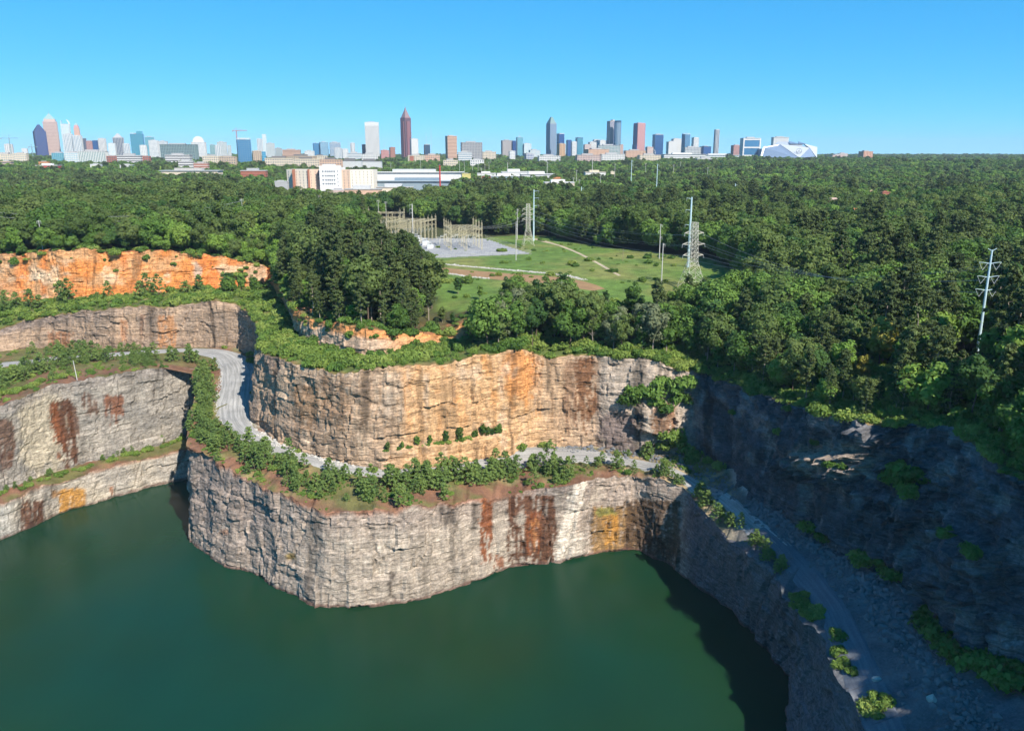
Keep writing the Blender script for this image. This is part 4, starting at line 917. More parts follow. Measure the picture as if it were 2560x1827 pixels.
# ------------------------------------------------------------------ poles, pylons, lines
def stand_at(pxb, pyb, Y=None):
    """ground place below a pole whose visible foot (over the tree tops) is at this pixel"""
    p = hit(pxb, pyb); return p
def pole_top(p, pxt, pyt):
    q = Py(pxt, pyt, p[1]); return q[2] - p[2]
def pole(px, pyb, pyt, label, r0=.35, r1=.2, material=None, arms=(), dist=None, name='utility_pole', cat='pole', group='utility poles', foot=None):
    """straight tapering pole; dist = plan distance when its foot hides behind trees"""
    if dist is None: p = hit(px, pyb)
    else: q = Py(px, 500, dist); p = np.array([q[0], dist, float(G(np.array([q[0]]), np.array([dist]))[0])])
    h = pole_top(p, px, pyt); o = empty(name, p, 0, label, cat, group)
    m = MB(); m.bar((0, 0, -1), (0, 0, h), r0 * 2, r1 * 2, 8); m.build('shaft', material or GREYP, o)
    for z, L, side in arms:
        m = MB()
        for s in ((-1, 1) if side == 0 else (side,)): m.bar((0, 0, h - z), (s * L, 0, h - z + .5), .28, .14)
        a = m.build('crossarm', material or GREYP, o)
        for s in ((-1, 1) if side == 0 else (side,)):
            m = MB(); m.bar((s * L, 0, h - z + .45), (s * L, 0, h - z - 1.4), .16, .16, 6); m.build('insulator', PORC, a)
    return o, p, h
BP = 'pale blue monopoles'
MP = {}
MP['a'] = pole(1334, 602, 474, 'pale blue monopole beside the smaller lattice pylon', .75, .4, BLUE_STEEL, [(1.5, 4, 1), (7, 4, 1), (13, 4, 1)], group=BP, name='steel_monopole')
MP['b'] = pole(1720, 668, 493, 'tall pale blue monopole behind the big lattice pylon', .85, .45, BLUE_STEEL, [(1, 3, -1), (8, 3.2, -1), (17, 3.2, -1)], group=BP, name='steel_monopole')
for k, (px, pt, d, l) in enumerate(((1453, 467, 900, 'pale blue monopole above the wood, right of the path'), (1576, 400, 1250, 'tall pale blue monopole below the downtown tower group'), (1640, 410, 1080, 'thick pale blue monopole left of the long low hall'),
                                    (1836, 459, 1000, 'short pale blue monopole in the forest, standing alone'), (1479, 395, 1450, 'grey monopole before the low white sheds'), (1367, 405, 1450, 'grey monopole right of the white loading sheds'),
                                    (1269, 406, 1500, 'grey monopole beside the red vehicle shed'))):
    MP[k] = pole(px, 0, pt, l, .75, .4, BLUE_STEEL if k < 4 else GREYP, [(2, 2.5, 1), (8, 2.5, 1)], dist=d, group=BP, name='steel_monopole')
tall = ((1150, 398, 1700), (1162, 405, 1750), (1182, 402, 1800), (1196, 400, 1750), (1213, 410, 1700), (1223, 405, 1800), (1204, 420, 1300), (955, 405, 1900), (980, 408, 1900), (938, 403, 2000), (1054, 399, 1900), (1227, 395, 2200), (1440, 425, 1300), (1447, 448, 1200), (1500, 438, 1200), (1535, 410, 1400), (1611, 408, 1600), (1680, 412, 1600), (1697, 405, 1900), (1765, 418, 1500), (1433, 444, 1250))
for px, pt, d in tall:
    pole(px, 0, pt, 'thin grey utility pole rising from the distant trees', .42, .25, GREYP, [(1, 1.6, 0)], dist=d, group='distant thin poles')
pole(1648, 647, 560, 'grey pole on the meadow left of the tall blue monopole', .34, .2, GREYP, [(1, 1.2, 1), (5, 1.2, -1), (9, 1.2, 1)])
pole(1653, 719, 608, 'nearest grey pole on the meadow left of the big pylon', .32, .2, GREYP, [(1, 1, 1)])
pole(1293, 598, 522, 'grey pole behind the corner of the gravel pad', .34, .2, GREYP, [(1, 1.2, 1), (4, 1.2, -1), (8, 1.2, 1), (11, 1.2, -1)])
pole(1290, 651, 558, 'grey pole on the grass before the gravel pad', .3, .2, GREYP, [(1, 1, 1), (4, 1, 1)])
pole(1878, 702, 654, 'brown wooden pole at the dark edge of the meadow', .2, .13, WOOD, [(.6, .7, 0)])
pole(1033, 607, 510, 'tall light grey pole between the two steel gantries', .5, .36, GREYP, [(1, 2, -1), (4, 2, -1), (7, 2, -1)])
pole(1557, 652, 622, 'thin post in the middle of the meadow', .16, .12, WOOD)
pole(1372, 590, 562, 'thin post by the forest edge near the path', .16, .12, WOOD)
for px, pb, pt, d, l in ((89, 0, 551, 505, 'leaning light pole above the orange cliff, leftmost'), (129, 0, 550, 540, 'pole with a white transformer box above the orange cliff'), (310, 0, 551, 540, 'brown pole above the middle of the orange cliff'), (604, 0, 497, 640, 'tall pole with yellow sleeve right of the orange cliff'),
                         (800, 0, 488, 720, 'brown pole before the cream prison block'), (758, 0, 491, 720, 'pale pole left of the brown pole near the prison'), (721, 0, 461, 850, 'thin pole before the left wing of the prison'), (767, 0, 486, 740, 'yellowish pole among trees before the prison'), (945, 0, 500, 760, 'pale pole behind the rearmost gantry'), (964, 0, 504, 770, 'second pale pole behind the rearmost gantry'), (705, 0, 525, 640, 'short pole left of the orange roof shed')):
    o_, p_, h_ = pole(px, pb, pt, l, .26, .17, WOOD if 'brown' in l else GREYP, [(.8, 1.2, 0)], dist=d)
    if 'box' in l: MB().lathe([(.01, 0), (.45, 0), (.45, 1.2), (.01, 1.2)], (.6, 0, h_ - 4.4), 10).build('transformer_can', WHITE_P, o_)
    if 'sleeve' in l: MB().bar((.2, 0, h_ - 5), (2.6, 0, h_ - 2), .22, .2, 6).build('guy_sleeve', mat('yellow_plastic', (.7, .5, .08), .5), o_)
p = hit(193, 950); o_, p_, h_ = pole(193, 950, 901, 'pale leaning pole on the rim of the grey left cliff', .22, .15, GREYP)
o_.rotation_euler = (0, R(-4), 0)
# big right-hand monopole with three curved crossarms and V insulators
p = hit(2441, 893); h = pole_top(p, 2478, 625)
p = np.array([Py(2441, 893, p[1])[0], p[1], p[2]])
o_ = empty('steel_monopole', p, 0, 'tall turquoise monopole with three crossarms at the right', 'pole')
m = MB(); m.bar((0, 0, -1), (0, 0, h), 1.25, .6, 10); m.build('shaft', BLUE_STEEL, o_)
m = MB(); m.bar((0, 0, h - .4), (-1.7, 0, h + .6), .22, .12); m.bar((0, 0, h - .4), (1.7, 0, h + .6), .22, .12); m.build('shield_wire_arm', BLUE_STEEL, o_)
for z in (h * .125, h * .25, h * .37):
    m = MB()
    for s in (-1, 1):
        pr = (0, 0, h - z)
        for k in range(1, 6):
            t = k / 5; q = (s * 4.1 * t, 0, h - z + .55 * math.sin(t * 1.6) ); m.bar(pr, q, .34 - .035 * k, .30 - .035 * k, 6); pr = q
    a = m.build('crossarm', BLUE_STEEL, o_)
    for s in (-1, 1):
        m = MB(); m.bar((s * 4.0, 0, h - z + .5), (s * 2.5, 0, h - z - 2.3), .13, .13, 6); m.bar((s * .9, 0, h - z + .2), (s * 2.5, 0, h - z - 2.3), .13, .13, 6); m.build('insulator', WHITE_P, a)
RM = p; RMH = h
CLEAR.append(np.array([(p[0] - 9, p[1] + 3), (p[0] + 4, p[1] + 3), (p[0] * .88 + 3, p[1] * .88), (p[0] * .88 - 7, p[1] * .88)]))
# lattice pylons
def pylon(px, py, pyt, bw, tw, label, rz, arms):
    p = hit(px, py); h = pole_top(p, px, pyt); o = empty('lattice_pylon', p, rz, label, 'pylon', 'lattice pylons')
    zk = h * .42; wk = bw * .175
    def hw(z): return (bw / 2 + (wk - bw / 2) * z / zk) if z < zk else (wk + (tw / 2 - wk) * (z - zk) / (h - zk))
    lev = [0, h * .13, h * .25, h * .36, zk] + [zk + (h - zk) * k / 9 for k in range(1, 10)]
    for sx in (-1, 1):
        for sy in (-1, 1):
            m = MB()
            for a, b in zip(lev[:-1], lev[1:]): m.bar((sx * hw(a), sy * hw(a), a - (.5 if a == 0 else 0)), (sx * hw(b), sy * hw(b), b), .17)
            m.build('leg', STEEL, o)
    m = MB()
    for i, (a, b) in enumerate(zip(lev[:-1], lev[1:])):
        A, B = hw(a), hw(b)
        for s in (-1, 1):
            if i == 0: 
                for e in (-1, 1):
                    m.bar((e * A, s * A, a), (e * B * .1, s * B, b), .10); m.bar((s * A, e * A, a), (s * B, e * B * .1, b), .10)
            else:
                m.bar((-A, s * A, a), (B, s * B, b), .12); m.bar((A, s * A, a), (-B, s * B, b), .12); m.bar((s * A, -A, a), (s * B, B, b), .12); m.bar((s * A, A, a), (s * B, -B, b), .12)
            m.bar((-B, s * B, b), (B, s * B, b), .12); m.bar((s * B, -B, b), (s * B, B, b), .12)
    m.build('bracing', STEEL, o)
    for f, L in arms:
        z = h * f; w = hw(z)
        for s in (-1, 1):
            m = MB()
            for e in (-1, 1): m.bar((s * w, e * w, z), (s * L, 0, z + .5), .2); m.bar((s * w, e * w, z + 1.7), (s * L, 0, z + .5), .18)
            a = m.build('crossarm', STEEL, o)
            MB().bar((s * L, 0, z + .4), (s * (L + .2), 0, z - 1.4), .2, .2, 6).build('insulator', PORC, a)
    return o, p, h
PA = pylon(1320, 614, 510, 8.5, 2.6, 'smaller lattice pylon beside the gravel pad', R(10), ((.62, 4.6), (.74, 4.8), (.86, 4.4)))
PB = pylon(1728, 722, 556, 12, 2.8, 'big lattice pylon at the front of the meadow', R(14), ((.50, 6.0), (.665, 6.6), (.83, 5.6)))
# conductors: sagging wires between the supports
def wires(name, ends, sag, label, r=.042):
    m = MB()
    for a, b in ends:
        a, b = np.array(a, float), np.array(b, float); pr = a
        for k in range(1, 13):
            t = k / 12; q = a + (b - a) * t; q[2] -= 4 * sag * t * (1 - t); m.bar(pr, q, r * 2, r * 2, 3 if False else 4); pr = q
    me = m.mesh(name); return link(name, me, WIRE, label=label, cat='power line', group='power lines')
def tops(t, dz, dx): o, p, h = t; return [(p[0] + x, p[1], p[2] + h - z) for z, x in zip(dz, dx)]
A1 = [(PA[1][0] + x, PA[1][1], PA[1][2] + PA[2] * f) for f in (.60, .72, .84) for x in (-4.6, 4.6)]
B1 = [(PB[1][0] + x, PB[1][1], PB[1][2] + PB[2] * f) for f in (.48, .645, .81) for x in (-6, 6)]
C1 = [(430, 400, 118 + 5 * k) for k in range(3) for s in (0, 1)]
wires('power_line', list(zip(A1, B1)), 5, 'wires spanning between the two lattice pylons')
wires('power_line', [(b, (RM[0] + (-4 if i % 2 else 4), RM[1], RM[2] + RMH * (.85 - .12 * (i // 2)))) for i, b in enumerate(B1)], 7, 'wires running right from the big pylon over dark trees')
ga = np.array(hit(1118, 622)) + np.array([6, 30, 15])
wires('power_line', [(a, ga + np.array([4 * i, 0, 0])) for i, a in enumerate(A1[:4])], 4, 'wires from the smaller pylon down to the gantry')
for k, (y0, y1, y2) in enumerate(((519, 541, 527), (530, 553, 545), (545, 560, 552))):
    wires('power_line', [(Py(-120, y0, 520), Py(310, y1, 540)), (Py(310, y1, 540), Py(606, y2 - 25 + 6 * k, 640))], 2, ('upper', 'middle', 'lower')[k] + ' wire strung over the trees above the orange cliff', .08)
wires('power_line', [(Py(606, 515 + 8 * k, 640), Py(760, 560 + 6 * k, 600)) for k in range(3)], 2, 'wires running right from the pole with yellow sleeve', .05)
gp = np.array(hit(1033, 607)); wires('power_line', [(gp + np.array([0, 0, 26 - 2.5 * k]), np.array(hit(912, 575)) + np.array([30, 0, 17 - k])) for k in range(3)], 2, 'wires between the tall grey pole and the rear gantry')
# ------------------------------------------------------------------ buildings near and far
def bmat(name, c, rough=.7, spec=.3): return mat('paint_' + name, tuple(.78 * v for v in c) if c else c, rough, spec)
WHT = bmat('white', (.74, .73, .71)); CRM = bmat('cream', (.72, .62, .48)); PINKC = bmat('pink_concrete', (.62, .47, .42)); TAN = bmat('tan', (.56, .43, .31)); BRK = bmat('brick', (.40, .15, .10)); GRY = bmat('grey', (.42, .42, .43)); LGR = bmat('light_grey', (.60, .61, .62))
DKG = bmat('dark_grey', (.16, .16, .18)); BRN = bmat('brown', (.30, .19, .16)); PUR = bmat('purple_granite', (.26, .115, .13)); INDIGO = bmat('indigo_stone', (.085, .085, .19)); ORG = bmat('orange', (.62, .27, .12)); REDP = bmat('red', (.55, .06, .05)); YEL = bmat('yellow', (.68, .60, .22)); COP = bmat('copper_green', (.30, .44, .43)); PEACH = bmat('peach', (.68, .45, .32)); RROSE = bmat('rose', (.55, .30, .30))
def glass(name, c): return mat('glass_' + name, c, .12, .6)
GBL = glass('blue', (.05, .16, .30)); GTL = glass('teal', (.07, .25, .32)); GDK = glass('dark', (.03, .05, .09)); GLT = glass('pale', (.34, .48, .54)); GGN = glass('green', (.14, .24, .24)); GNV = glass('navy', (.03, .07, .20)); WIN = glass('window', (.10, .13, .17)); GMD = glass('mid', (.20, .26, .32))
ROOFG = bmat('roof_gravel', (.48, .46, .43)); ROOFD = bmat('roof_dark', (.20, .19, .19))
def gh(x, y): return float(G(np.array([x]), np.array([y]))[0])
BLD = []
def facade(m, w, d, z0, z1, nx, ny, nz, fp, fs, t):
    """piers and spandrels standing proud of a box's four faces"""
    W2, D2 = w / 2, d / 2
    for n, L, ax in ((nx, w, 0), (ny, d, 1)):
        if n and fp > 0:
            pw = L / n * fp
            for i in range(n + 1):
                a = -L / 2 + L * i / n; lo, hi = max(a - pw / 2, -L / 2 - t), min(a + pw / 2, L / 2 + t)
                if ax == 0: m.box(lo, hi, -D2 - t, -D2 + .05, z0, z1); m.box(lo, hi, D2 - .05, D2 + t, z0, z1)
                else: m.box(-W2 - t, -W2 + .05, lo, hi, z0, z1); m.box(W2 - .05, W2 + t, lo, hi, z0, z1)
    if nz and fs > 0:
        sh = (z1 - z0) / nz * fs; t2 = t * .8
        for k in range(nz + 1):
            z = z0 + (z1 - z0) * k / nz; lo, hi = max(z - sh / 2, z0), min(z + sh / 2, z1)
            if hi - lo < .05: continue
            m.box(-W2 - t2, W2 + t2, -D2 - t2, -D2 + .04, lo, hi); m.box(-W2 - t2, W2 + t2, D2 - .04, D2 + t2, lo, hi)
            m.box(-W2 - t2, -W2 + .04, -D2, D2, lo, hi); m.box(W2 - .04, W2 + t2, -D2, D2, lo, hi)
def place(x0, x1, dist, yaw, k):
    a, b = Py((x0 + x1) / 2, 400, dist), 0
    ppm = dist / (F * CP * (1 + 0)) ; Wm = abs(Py(x1, 395, dist)[0] - Py(x0, 395, dist)[0])
    ang = abs(yaw); w = Wm / (math.cos(ang) + k * math.sin(ang)); return a[0], dist, w, w * k
def tower(name, label, x0, x1, yt, dist, core, frame, style='grid', yaw=18, k=.8, nx=6, nz=12, cap=None, base=None, crown=None, cat='building', group=None, roof=None):
    yaw = R(yaw); X, Y, w, d = place(x0, x1, dist, yaw, k); g = gh(X, Y); zt = Py((x0 + x1) / 2, yt, dist - d / 2)[2]; h = zt - g
    if h < 4: h = 4
    o = empty(name, (X, Y, g), yaw, label, cat, group)
    MB().box(-w / 2, w / 2, -d / 2, d / 2, -6, h - .3).build('wall', core, o)
    if nx > 2 and style != 'fins': nx = int(np.clip(round(w / 5.5), 3, 28))
    nz = int(np.clip(round(h / 5), 3, 28)); ny = max(2, round(nx * k)); t = max(.25, w * .012)
    fp, fs = {'grid': (.42, .42), 'fins': (.5, .0), 'bands': (0, .5), 'glass': (.10, .12), 'plain': (0, 0), 'wide': (.55, .34), 'thin': (.22, .3), 'apt': (.5, .5)}[style]
    m = MB(); facade(m, w, d, -5, h - .3, nx, ny, nz, fp, fs, t)
    if m.n: m.build('facade_frame', frame, o)
    m = MB(); m.box(-w / 2 - t * 1.5, w / 2 + t * 1.5, -d / 2 - t * 1.5, d / 2 + t * 1.5, h - .3, h + max(.5, h * .012)); m.build('parapet', cap or frame, o)
    m = MB(); m.box(-w * .28, w * .2, -d * .22, d * .25, h, h + max(1.5, min(5, w * .10))); m.build('roof_plant', roof or GRY, o)
    c, s = math.cos(yaw), math.sin(yaw); mg = 1.5
    CLEAR.append(np.array([(X + (a * w * .5 + mg * a) * c - (b * d * .5 + mg * b) * s, Y + (a * w * .5 + mg * a) * s + (b * d * .5 + mg * b) * c) for a, b in ((-1, -1), (1, -1), (1, 1), (-1, 1))]))
    return o, w, d, h
def hgt(px, y, dist): return Py(px, y, dist)[2]
def mast(px, yt, yb, dist, label, r=.6, material=None, name='antenna_mast'):
    X = Py(px, yt, dist)[0]; g = gh(X, dist); h = hgt(px, yt, dist) - g; o = empty(name, (X, dist, g), 0, label, 'mast', 'antenna masts')
    m = MB(); w = r * 1.2
    for a in range(3):
        p0 = np.array([math.cos(a * 2.094) * w, math.sin(a * 2.094) * w, 0]); m.bar(p0, p0 * .5 + np.array([0, 0, h * .9]), r * .5)
    for k in range(12): z = h * .9 * k / 12; f = 1 - .5 * k / 12; pts = [np.array([math.cos(a * 2.094) * w * f, math.sin(a * 2.094) * w * f, z]) for a in range(3)]; [m.bar(pts[a], pts[(a + 1) % 3] + np.array([0, 0, h * .075]), r * .3) for a in range(3)]
    m.build('lattice', material or LGR, o); MB().bar((0, 0, h * .88), (0, 0, h), r * .6, r * .3, 6).build('tip', material or LGR, o)
def crane(px, yt, jx0, jx1, yj, dist, label, material):
    X = Py(px, yt, dist)[0]; g = gh(X, dist); zj = hgt(px, yj, dist) - g; zt = hgt(px, yt, dist) - g; k = dist / F
    o = empty('tower_crane', (X, dist, g), 0, label, 'crane', 'tower cranes'); m = MB(); lattice_post(m, 0, 0, 0, zj, 1.1, 30, .5); m.build('mast', material, o)
    m = MB(); lattice_beam(m, (0, 0, zj), ((jx1 - px) * k, 0, zj + .5), .9, 18, .5); m.build('jib', material, o)
    m = MB(); lattice_beam(m, (0, 0, zj), ((jx0 - px) * k, 0, zj + .5), .9, 8, .5); m.build('counter_jib', material, o)
    m = MB(); m.bar((0, 0, zj), (0, 0, zt), 1.0); m.bar((0, 0, zt), ((jx1 - px) * k * .7, 0, zj + 1), .3); m.bar((0, 0, zt), ((jx0 - px) * k * .8, 0, zj + 1), .3); m.build('apex', material, o)
    m = MB(); m.box((jx0 - px) * k * .95 - 2, (jx0 - px) * k * .95 + 2, -1.2, 1.2, zj - 3, zj); m.build('counterweight', GRY, o); MB().box(.9, 2.6, -1, 1, zj - 3, zj - .2).build('cab', LGR, o)
def pyramid(o, w, d, z0, z1, material, name='roof', f=0.0):
    m = MB(); V = [(sx * w / 2, sy * d / 2, z0) for sx, sy in ((-1, -1), (1, -1), (1, 1), (-1, 1))] + [(sx * w / 2 * f, sy * d / 2 * f, z1) for sx, sy in ((-1, -1), (1, -1), (1, 1), (-1, 1))]
    m.quads(V, [(0, 1, 5, 4), (1, 2, 6, 5), (2, 3, 7, 6), (3, 0, 4, 7), (4, 5, 6, 7), (3, 2, 1, 0)]); return m.build(name, material, o)
def steps(o, w, d, z0, z1, n, material, core, f1=.25):
    for k in range(n):
        f = 1 - (1 - f1) * (k + .6) / n; a, b = z0 + (z1 - z0) * k / n, z0 + (z1 - z0) * (k + 1) / n
        c = MB().box(-w / 2 * f, w / 2 * f, -d / 2 * f, d / 2 * f, a, b).build('setback', core, o)
        m = MB(); facade(m, w * f, d * f, a, b, 3, 3, 1, .3, .25, w * .01); m.build('frame', material, c)
def spire(o, z0, z1, r, material): MB().bar((0, 0, z0), (0, 0, z1), r * 2, r * .4, 6).build('spire', material, o)

# ---- midtown, left
D = 4300
crane(21, 337, 0, 42, 346, 3600, 'pale crane at the far left of the skyline', COP)
crane(590, 320, 581, 616, 327, 2450, 'reddish crane beside the dark blue glass tower', RROSE)
crane(78, 360, 70, 92, 368, 3400, 'small teal crane low among the left buildings', COP)
tower('office_tower', 'small white tower with grey side under the leftmost crane', 17, 37, 361, D, GRY, WHT, 'fins', 20, .8, 4, 10)
tower('office_tower', 'small white block left of the dark stepped tower', 58, 73, 372, 3900, GMD, WHT, 'apt', 20, .8, 4, 7)
o, w, d, h = tower('skyscraper', 'dark indigo tower with stepped pyramid crown', 91, 125, 330, D, GNV, INDIGO, 'fins', 38, .9, 9, 16)
steps(o, w, d, h, hgt(108, 312, D) - gh(-2500, D), 6, INDIGO, GNV, .2); spire(o, h, hgt(107, 306, D) - gh(-2500, D), 1.5, INDIGO)
o, w, d, h = tower('skyscraper', 'tall pink stone tower with green pyramid roof', 119, 156, 305, D + 100, BRN, PINKC, 'grid', 24, .85, 7, 22)
MB().box(-w * .42, w * .42, -d * .42, d * .42, h, h + 14).build('upper_storey', PINKC, o); pyramid(o, w * .84, d * .84, h + 14, hgt(132, 283, D + 100) - gh(-2500, D), COP); spire(o, h + 40, hgt(132, 277, D + 100) - gh(-2500, D), 1.6, COP)
o, w, d, h = tower('skyscraper', 'white glass tower with curved sail fin', 163, 186, 312, D, GLT, WHT, 'thin', 20, .8, 5, 14)
m = MB(); pr = None
for k in range(8):
    t = k / 7; x = w * .5 - w * .25 * t * t; z = h + (hgt(175, 300, D) - gh(-2400, D) - h) * t
    if pr: m.bar((pr[0], -d * .4, pr[1]), (x, -d * .4, z), 3.2); m.bar((pr[0], d * .4, pr[1]), (x, d * .4, z), 3.2)
    pr = (x, z)
m.build('sail_fin', WHT, o); MB().box(-w * .5, -w * .36, -d * .3, d * .3, h, hgt(168, 302, D) - gh(-2400, D)).build('mast_wall', GLT, o)
o, w, d, h = tower('skyscraper', 'slim rose tower with pointed curved roof', 194, 209, 322, D + 200, RROSE, PEACH, 'grid', 20, .9, 4, 12)
pyramid(o, w, d, h, hgt(200, 314, D + 200) - gh(-2400, D), RROSE, 'lower_roof', .7); pyramid(o, w * .7, d * .7, hgt(200, 314, D + 200) - gh(-2400, D), hgt(200, 308, D + 200) - gh(-2400, D), COP, 'roof', .1)
tower('apartment_tower', 'white apartment slab before the sail fin tower', 167, 190, 336, 3700, GMD, WHT, 'fins', 16, .7, 6, 10)
tower('apartment_tower', 'lower white apartment slab with vertical bays', 189, 212, 340, 3700, GMD, WHT, 'fins', 16, .7, 6, 10)
tower('office_tower', 'dark narrow tower right of the white slabs', 212, 222, 347, 4000, GDK, DKG, 'fins', 20, .8, 3, 8)
tower('office_block', 'brownish rose block left of a navy block', 222, 238, 353, 3900, BRN, RROSE, 'fins', 10, .8, 5, 8)
tower('office_block', 'navy glass block right of a rose block', 238, 253, 352, 3900, GNV, GBL, 'glass', 10, .8, 5, 8)
tower('apartment_tower', 'white tower with dark window panels and small cap', 251, 271, 347, 3900, GDK, WHT, 'wide', 18, .8, 4, 9)
tower('apartment_tower', 'pale glass apartment block left of the gabled grey tower', 275, 293, 359, 3600, GLT, WHT, 'grid', 16, .8, 5, 8)
o, w, d, h = tower('skyscraper', 'grey striped tower with gabled crown', 287, 316, 345, D, GDK, GRY, 'fins', 20, .9, 7, 10)
pyramid(o, w * .92, d * .92, h, hgt(301, 334, D) - gh(-2100, D), GRY, 'gable_roof', .15)
tower('apartment_tower', 'white slim block right of the gabled grey tower', 312, 328, 360, 3600, GMD, WHT, 'fins', 16, .8, 4, 7)
o, w, d, h = tower('skyscraper', 'teal glass tower with raised corner penthouse', 332, 366, 336, 3900, GTL, GBL, 'glass', 18, .8, 7, 12)
MB().box(0, w * .46, -d * .4, d * .4, h, hgt(355, 326, 3900) - gh(-1900, 3900)).build('penthouse', GTL, o); MB().box(-w * .5, -w * .2, -d * .4, d * .4, h, h + 7).build('low_penthouse', GLT, o)
tower('office_tower', 'wide teal glass block behind the teal tower', 367, 392, 343, 4300, GTL, GLT, 'glass', 18, .8, 6, 8)
tower('apartment_block', 'low white block before the teal glass tower', 353, 371, 364, 3400, GMD, WHT, 'apt', 16, .8, 4, 6)
tower('apartment_tower', 'white gridded apartment pair, left half', 377, 401, 352, 3700, GMD, WHT, 'grid', 12, .7, 6, 9)
tower('apartment_tower', 'white gridded apartment pair, right half', 400, 423, 354, 3720, GMD, LGR, 'grid', 12, .7, 6, 9)
tower('office_block', 'long grey green slab with square windows', 409, 493, 362, 3000, GDK, bmat('grey_green', (.24, .33, .33)), 'grid', 6, .4, 22, 7)
o, w, d, h = tower('skyscraper', 'white tower with rounded arch top', 482, 519, 356, 3900, GMD, WHT, 'wide', 14, .7, 6, 10)
m = MB(); n_ = 14; rr_ = w * .40; zc_ = h; V = []
for sy in (-1, 1):
    for k in range(n_ + 1): a = math.pi * k / n_; V.append((-math.cos(a) * rr_, sy * d * .4, zc_ + math.sin(a) * (hgt(500, 341, 3900) - gh(-1500, 3900) - h)))
m.quads(V, [(k, k + 1, n_ + 2 + k, n_ + 1 + k) for k in range(n_)] + [(0, k, k + 1, k + 1) for k in ()]); 
for k in range(0, n_ // 2): m.quads([V[k], V[k + 1], V[n_ - k - 1], V[n_ - k]], [(0, 1, 2, 3)])
m.build('arched_roof', WHT, o)
tower('office_tower', 'greenish low tower right of the arched tower', 527, 541, 362, 3900, GGN, GLT, 'glass', 16, .8, 4, 6)
tower('apartment_tower', 'greenish gridded tower behind a white one', 545, 571, 356, 4100, GGN, LGR, 'grid', 16, .8, 6, 8)
tower('apartment_tower', 'narrow white tower before the greenish gridded one', 540, 554, 364, 3700, GMD, WHT, 'fins', 16, .8, 3, 7)
tower('office_tower', 'small pale green block beside the reddish crane', 571, 581, 364, 4000, GGN, LGR, 'grid', 16, .8, 3, 6)
o, w, d, h = tower('glass_tower', 'dark blue glass tower below the reddish crane', 593, 632, 350, 2350, GBL, bmat('steel_blue', (.16, .30, .42)), 'glass', 22, .8, 7, 15)
m = MB(); facade(m, w * .96, d * .96, h, h + 5, 8, 6, 1, .2, .25, .4); m.build('crown_frame', WHT, o)
tower('apartment_tower', 'white stepped slim tower right of the blue glass tower', 645, 660, 348, D, GMD, WHT, 'fins', 14, .8, 4, 9)
tower('apartment_tower', 'tallest white slim tower right of the blue glass tower', 659, 670, 337, D + 200, GLT, WHT, 'fins', 14, .8, 3, 10)
tower('apartment_tower', 'grey gridded block beside the white slim towers', 667, 690, 359, 4000, GGN, LGR, 'grid', 14, .8, 6, 8)
tower('apartment_block', 'low grey green block right of the gridded grey one', 689, 707, 371, 3800, GGN, GRY, 'grid', 14, .8, 5, 5)
tower('concrete_frame', 'raw concrete frame building under construction with blue wrap', 631, 655, 378, 2400, DKG, TAN, 'grid', 22, .8, 6, 7)
tower('office_block', 'bright blue wrapped block beside the concrete frame', 655, 666, 380, 2420, GBL, bmat('bright_blue', (.10, .42, .62)), 'thin', 22, .8, 4, 6)
tower('office_block', 'low pink block in the haze left of the blue offices', 708, 753, 375, 3600, BRN, PEACH, 'bands', 8, .5, 8, 4)
tower('office_block', 'low white block left of the blue offices', 763, 787, 378, 3600, GMD, WHT, 'apt', 8, .6, 6, 3)
tower('office_tower', 'plain blue glass office, left of the blue pair', 784, 801, 359, 3900, GBL, GBL, 'glass', 22, .7, 5, 8)
tower('office_tower', 'blue glass office with white corner, right of the blue pair', 800, 823, 356, 3900, GBL, GLT, 'thin', 22, .7, 5, 8)
tower('office_tower', 'white framed blue office with dark cornice', 825, 854, 357, 3900, GBL, LGR, 'thin', 14, .7, 6, 8)
tower('apartment_block', 'white stepped block before the blue offices', 836, 858, 371, 3400, GMD, WHT, 'fins', 14, .8, 6, 6)
tower('apartment_block', 'bright white block right of the stepped white one', 856, 872, 373, 3400, GMD, WHT, 'apt', 14, .8, 4, 6)
o, w, d, h = tower('round_tower', 'small round white tower with balconies', 878, 888, 358, 3900, GMD, WHT, 'bands', 0, 1, 3, 7); MB().lathe([(w * .62, -5), (w * .62, h), (.01, h)], (0, 0, 0), 14).build('drum', LGR, o)
tower('office_block', 'low white wide block below the round tower', 868, 905, 383, 3200, GMD, WHT, 'bands', 8, .6, 8, 3)
tower('office_tower', 'small purple block left of the tall white tower', 906, 917, 362, 4000, PUR, PUR, 'fins', 20, .8, 3, 6)
o, w, d, h = tower('skyscraper', 'tall white slab tower with vertical ribs', 915, 951, 307, 3900, GRY, WHT, 'fins', 9, .55, 12, 26); MB().box(-w / 2 - .8, w / 2 + .8, -d / 2 - .8, d / 2 + .8, h - 14, h + .8).build('blank_top', WHT, o)
tower('construction_frame', 'red brick frame building right of the white tower', 952, 974, 376, 3500, BRK, RROSE, 'grid', 12, .7, 5, 4)
tower('office_tower', 'small brown block left of the spired tower', 974, 989, 369, 3700, BRN, BRK, 'fins', 22, .8, 4, 7)
o, w, d, h = tower('skyscraper', 'tallest purple granite tower with pointed spire crown', 1004, 1030, 296, 4000, GDK, PUR, 'fins', 45, 1.0, 9, 30)
g0 = gh(-500, 4000); MB().box(-w * .62, w * .62, -d * .28, d * .28, -4, h * .93).build('wing', PUR, o); MB().box(-w * .28, w * .28, -d * .62, d * .62, -4, h * .93).build('wing', PUR, o)
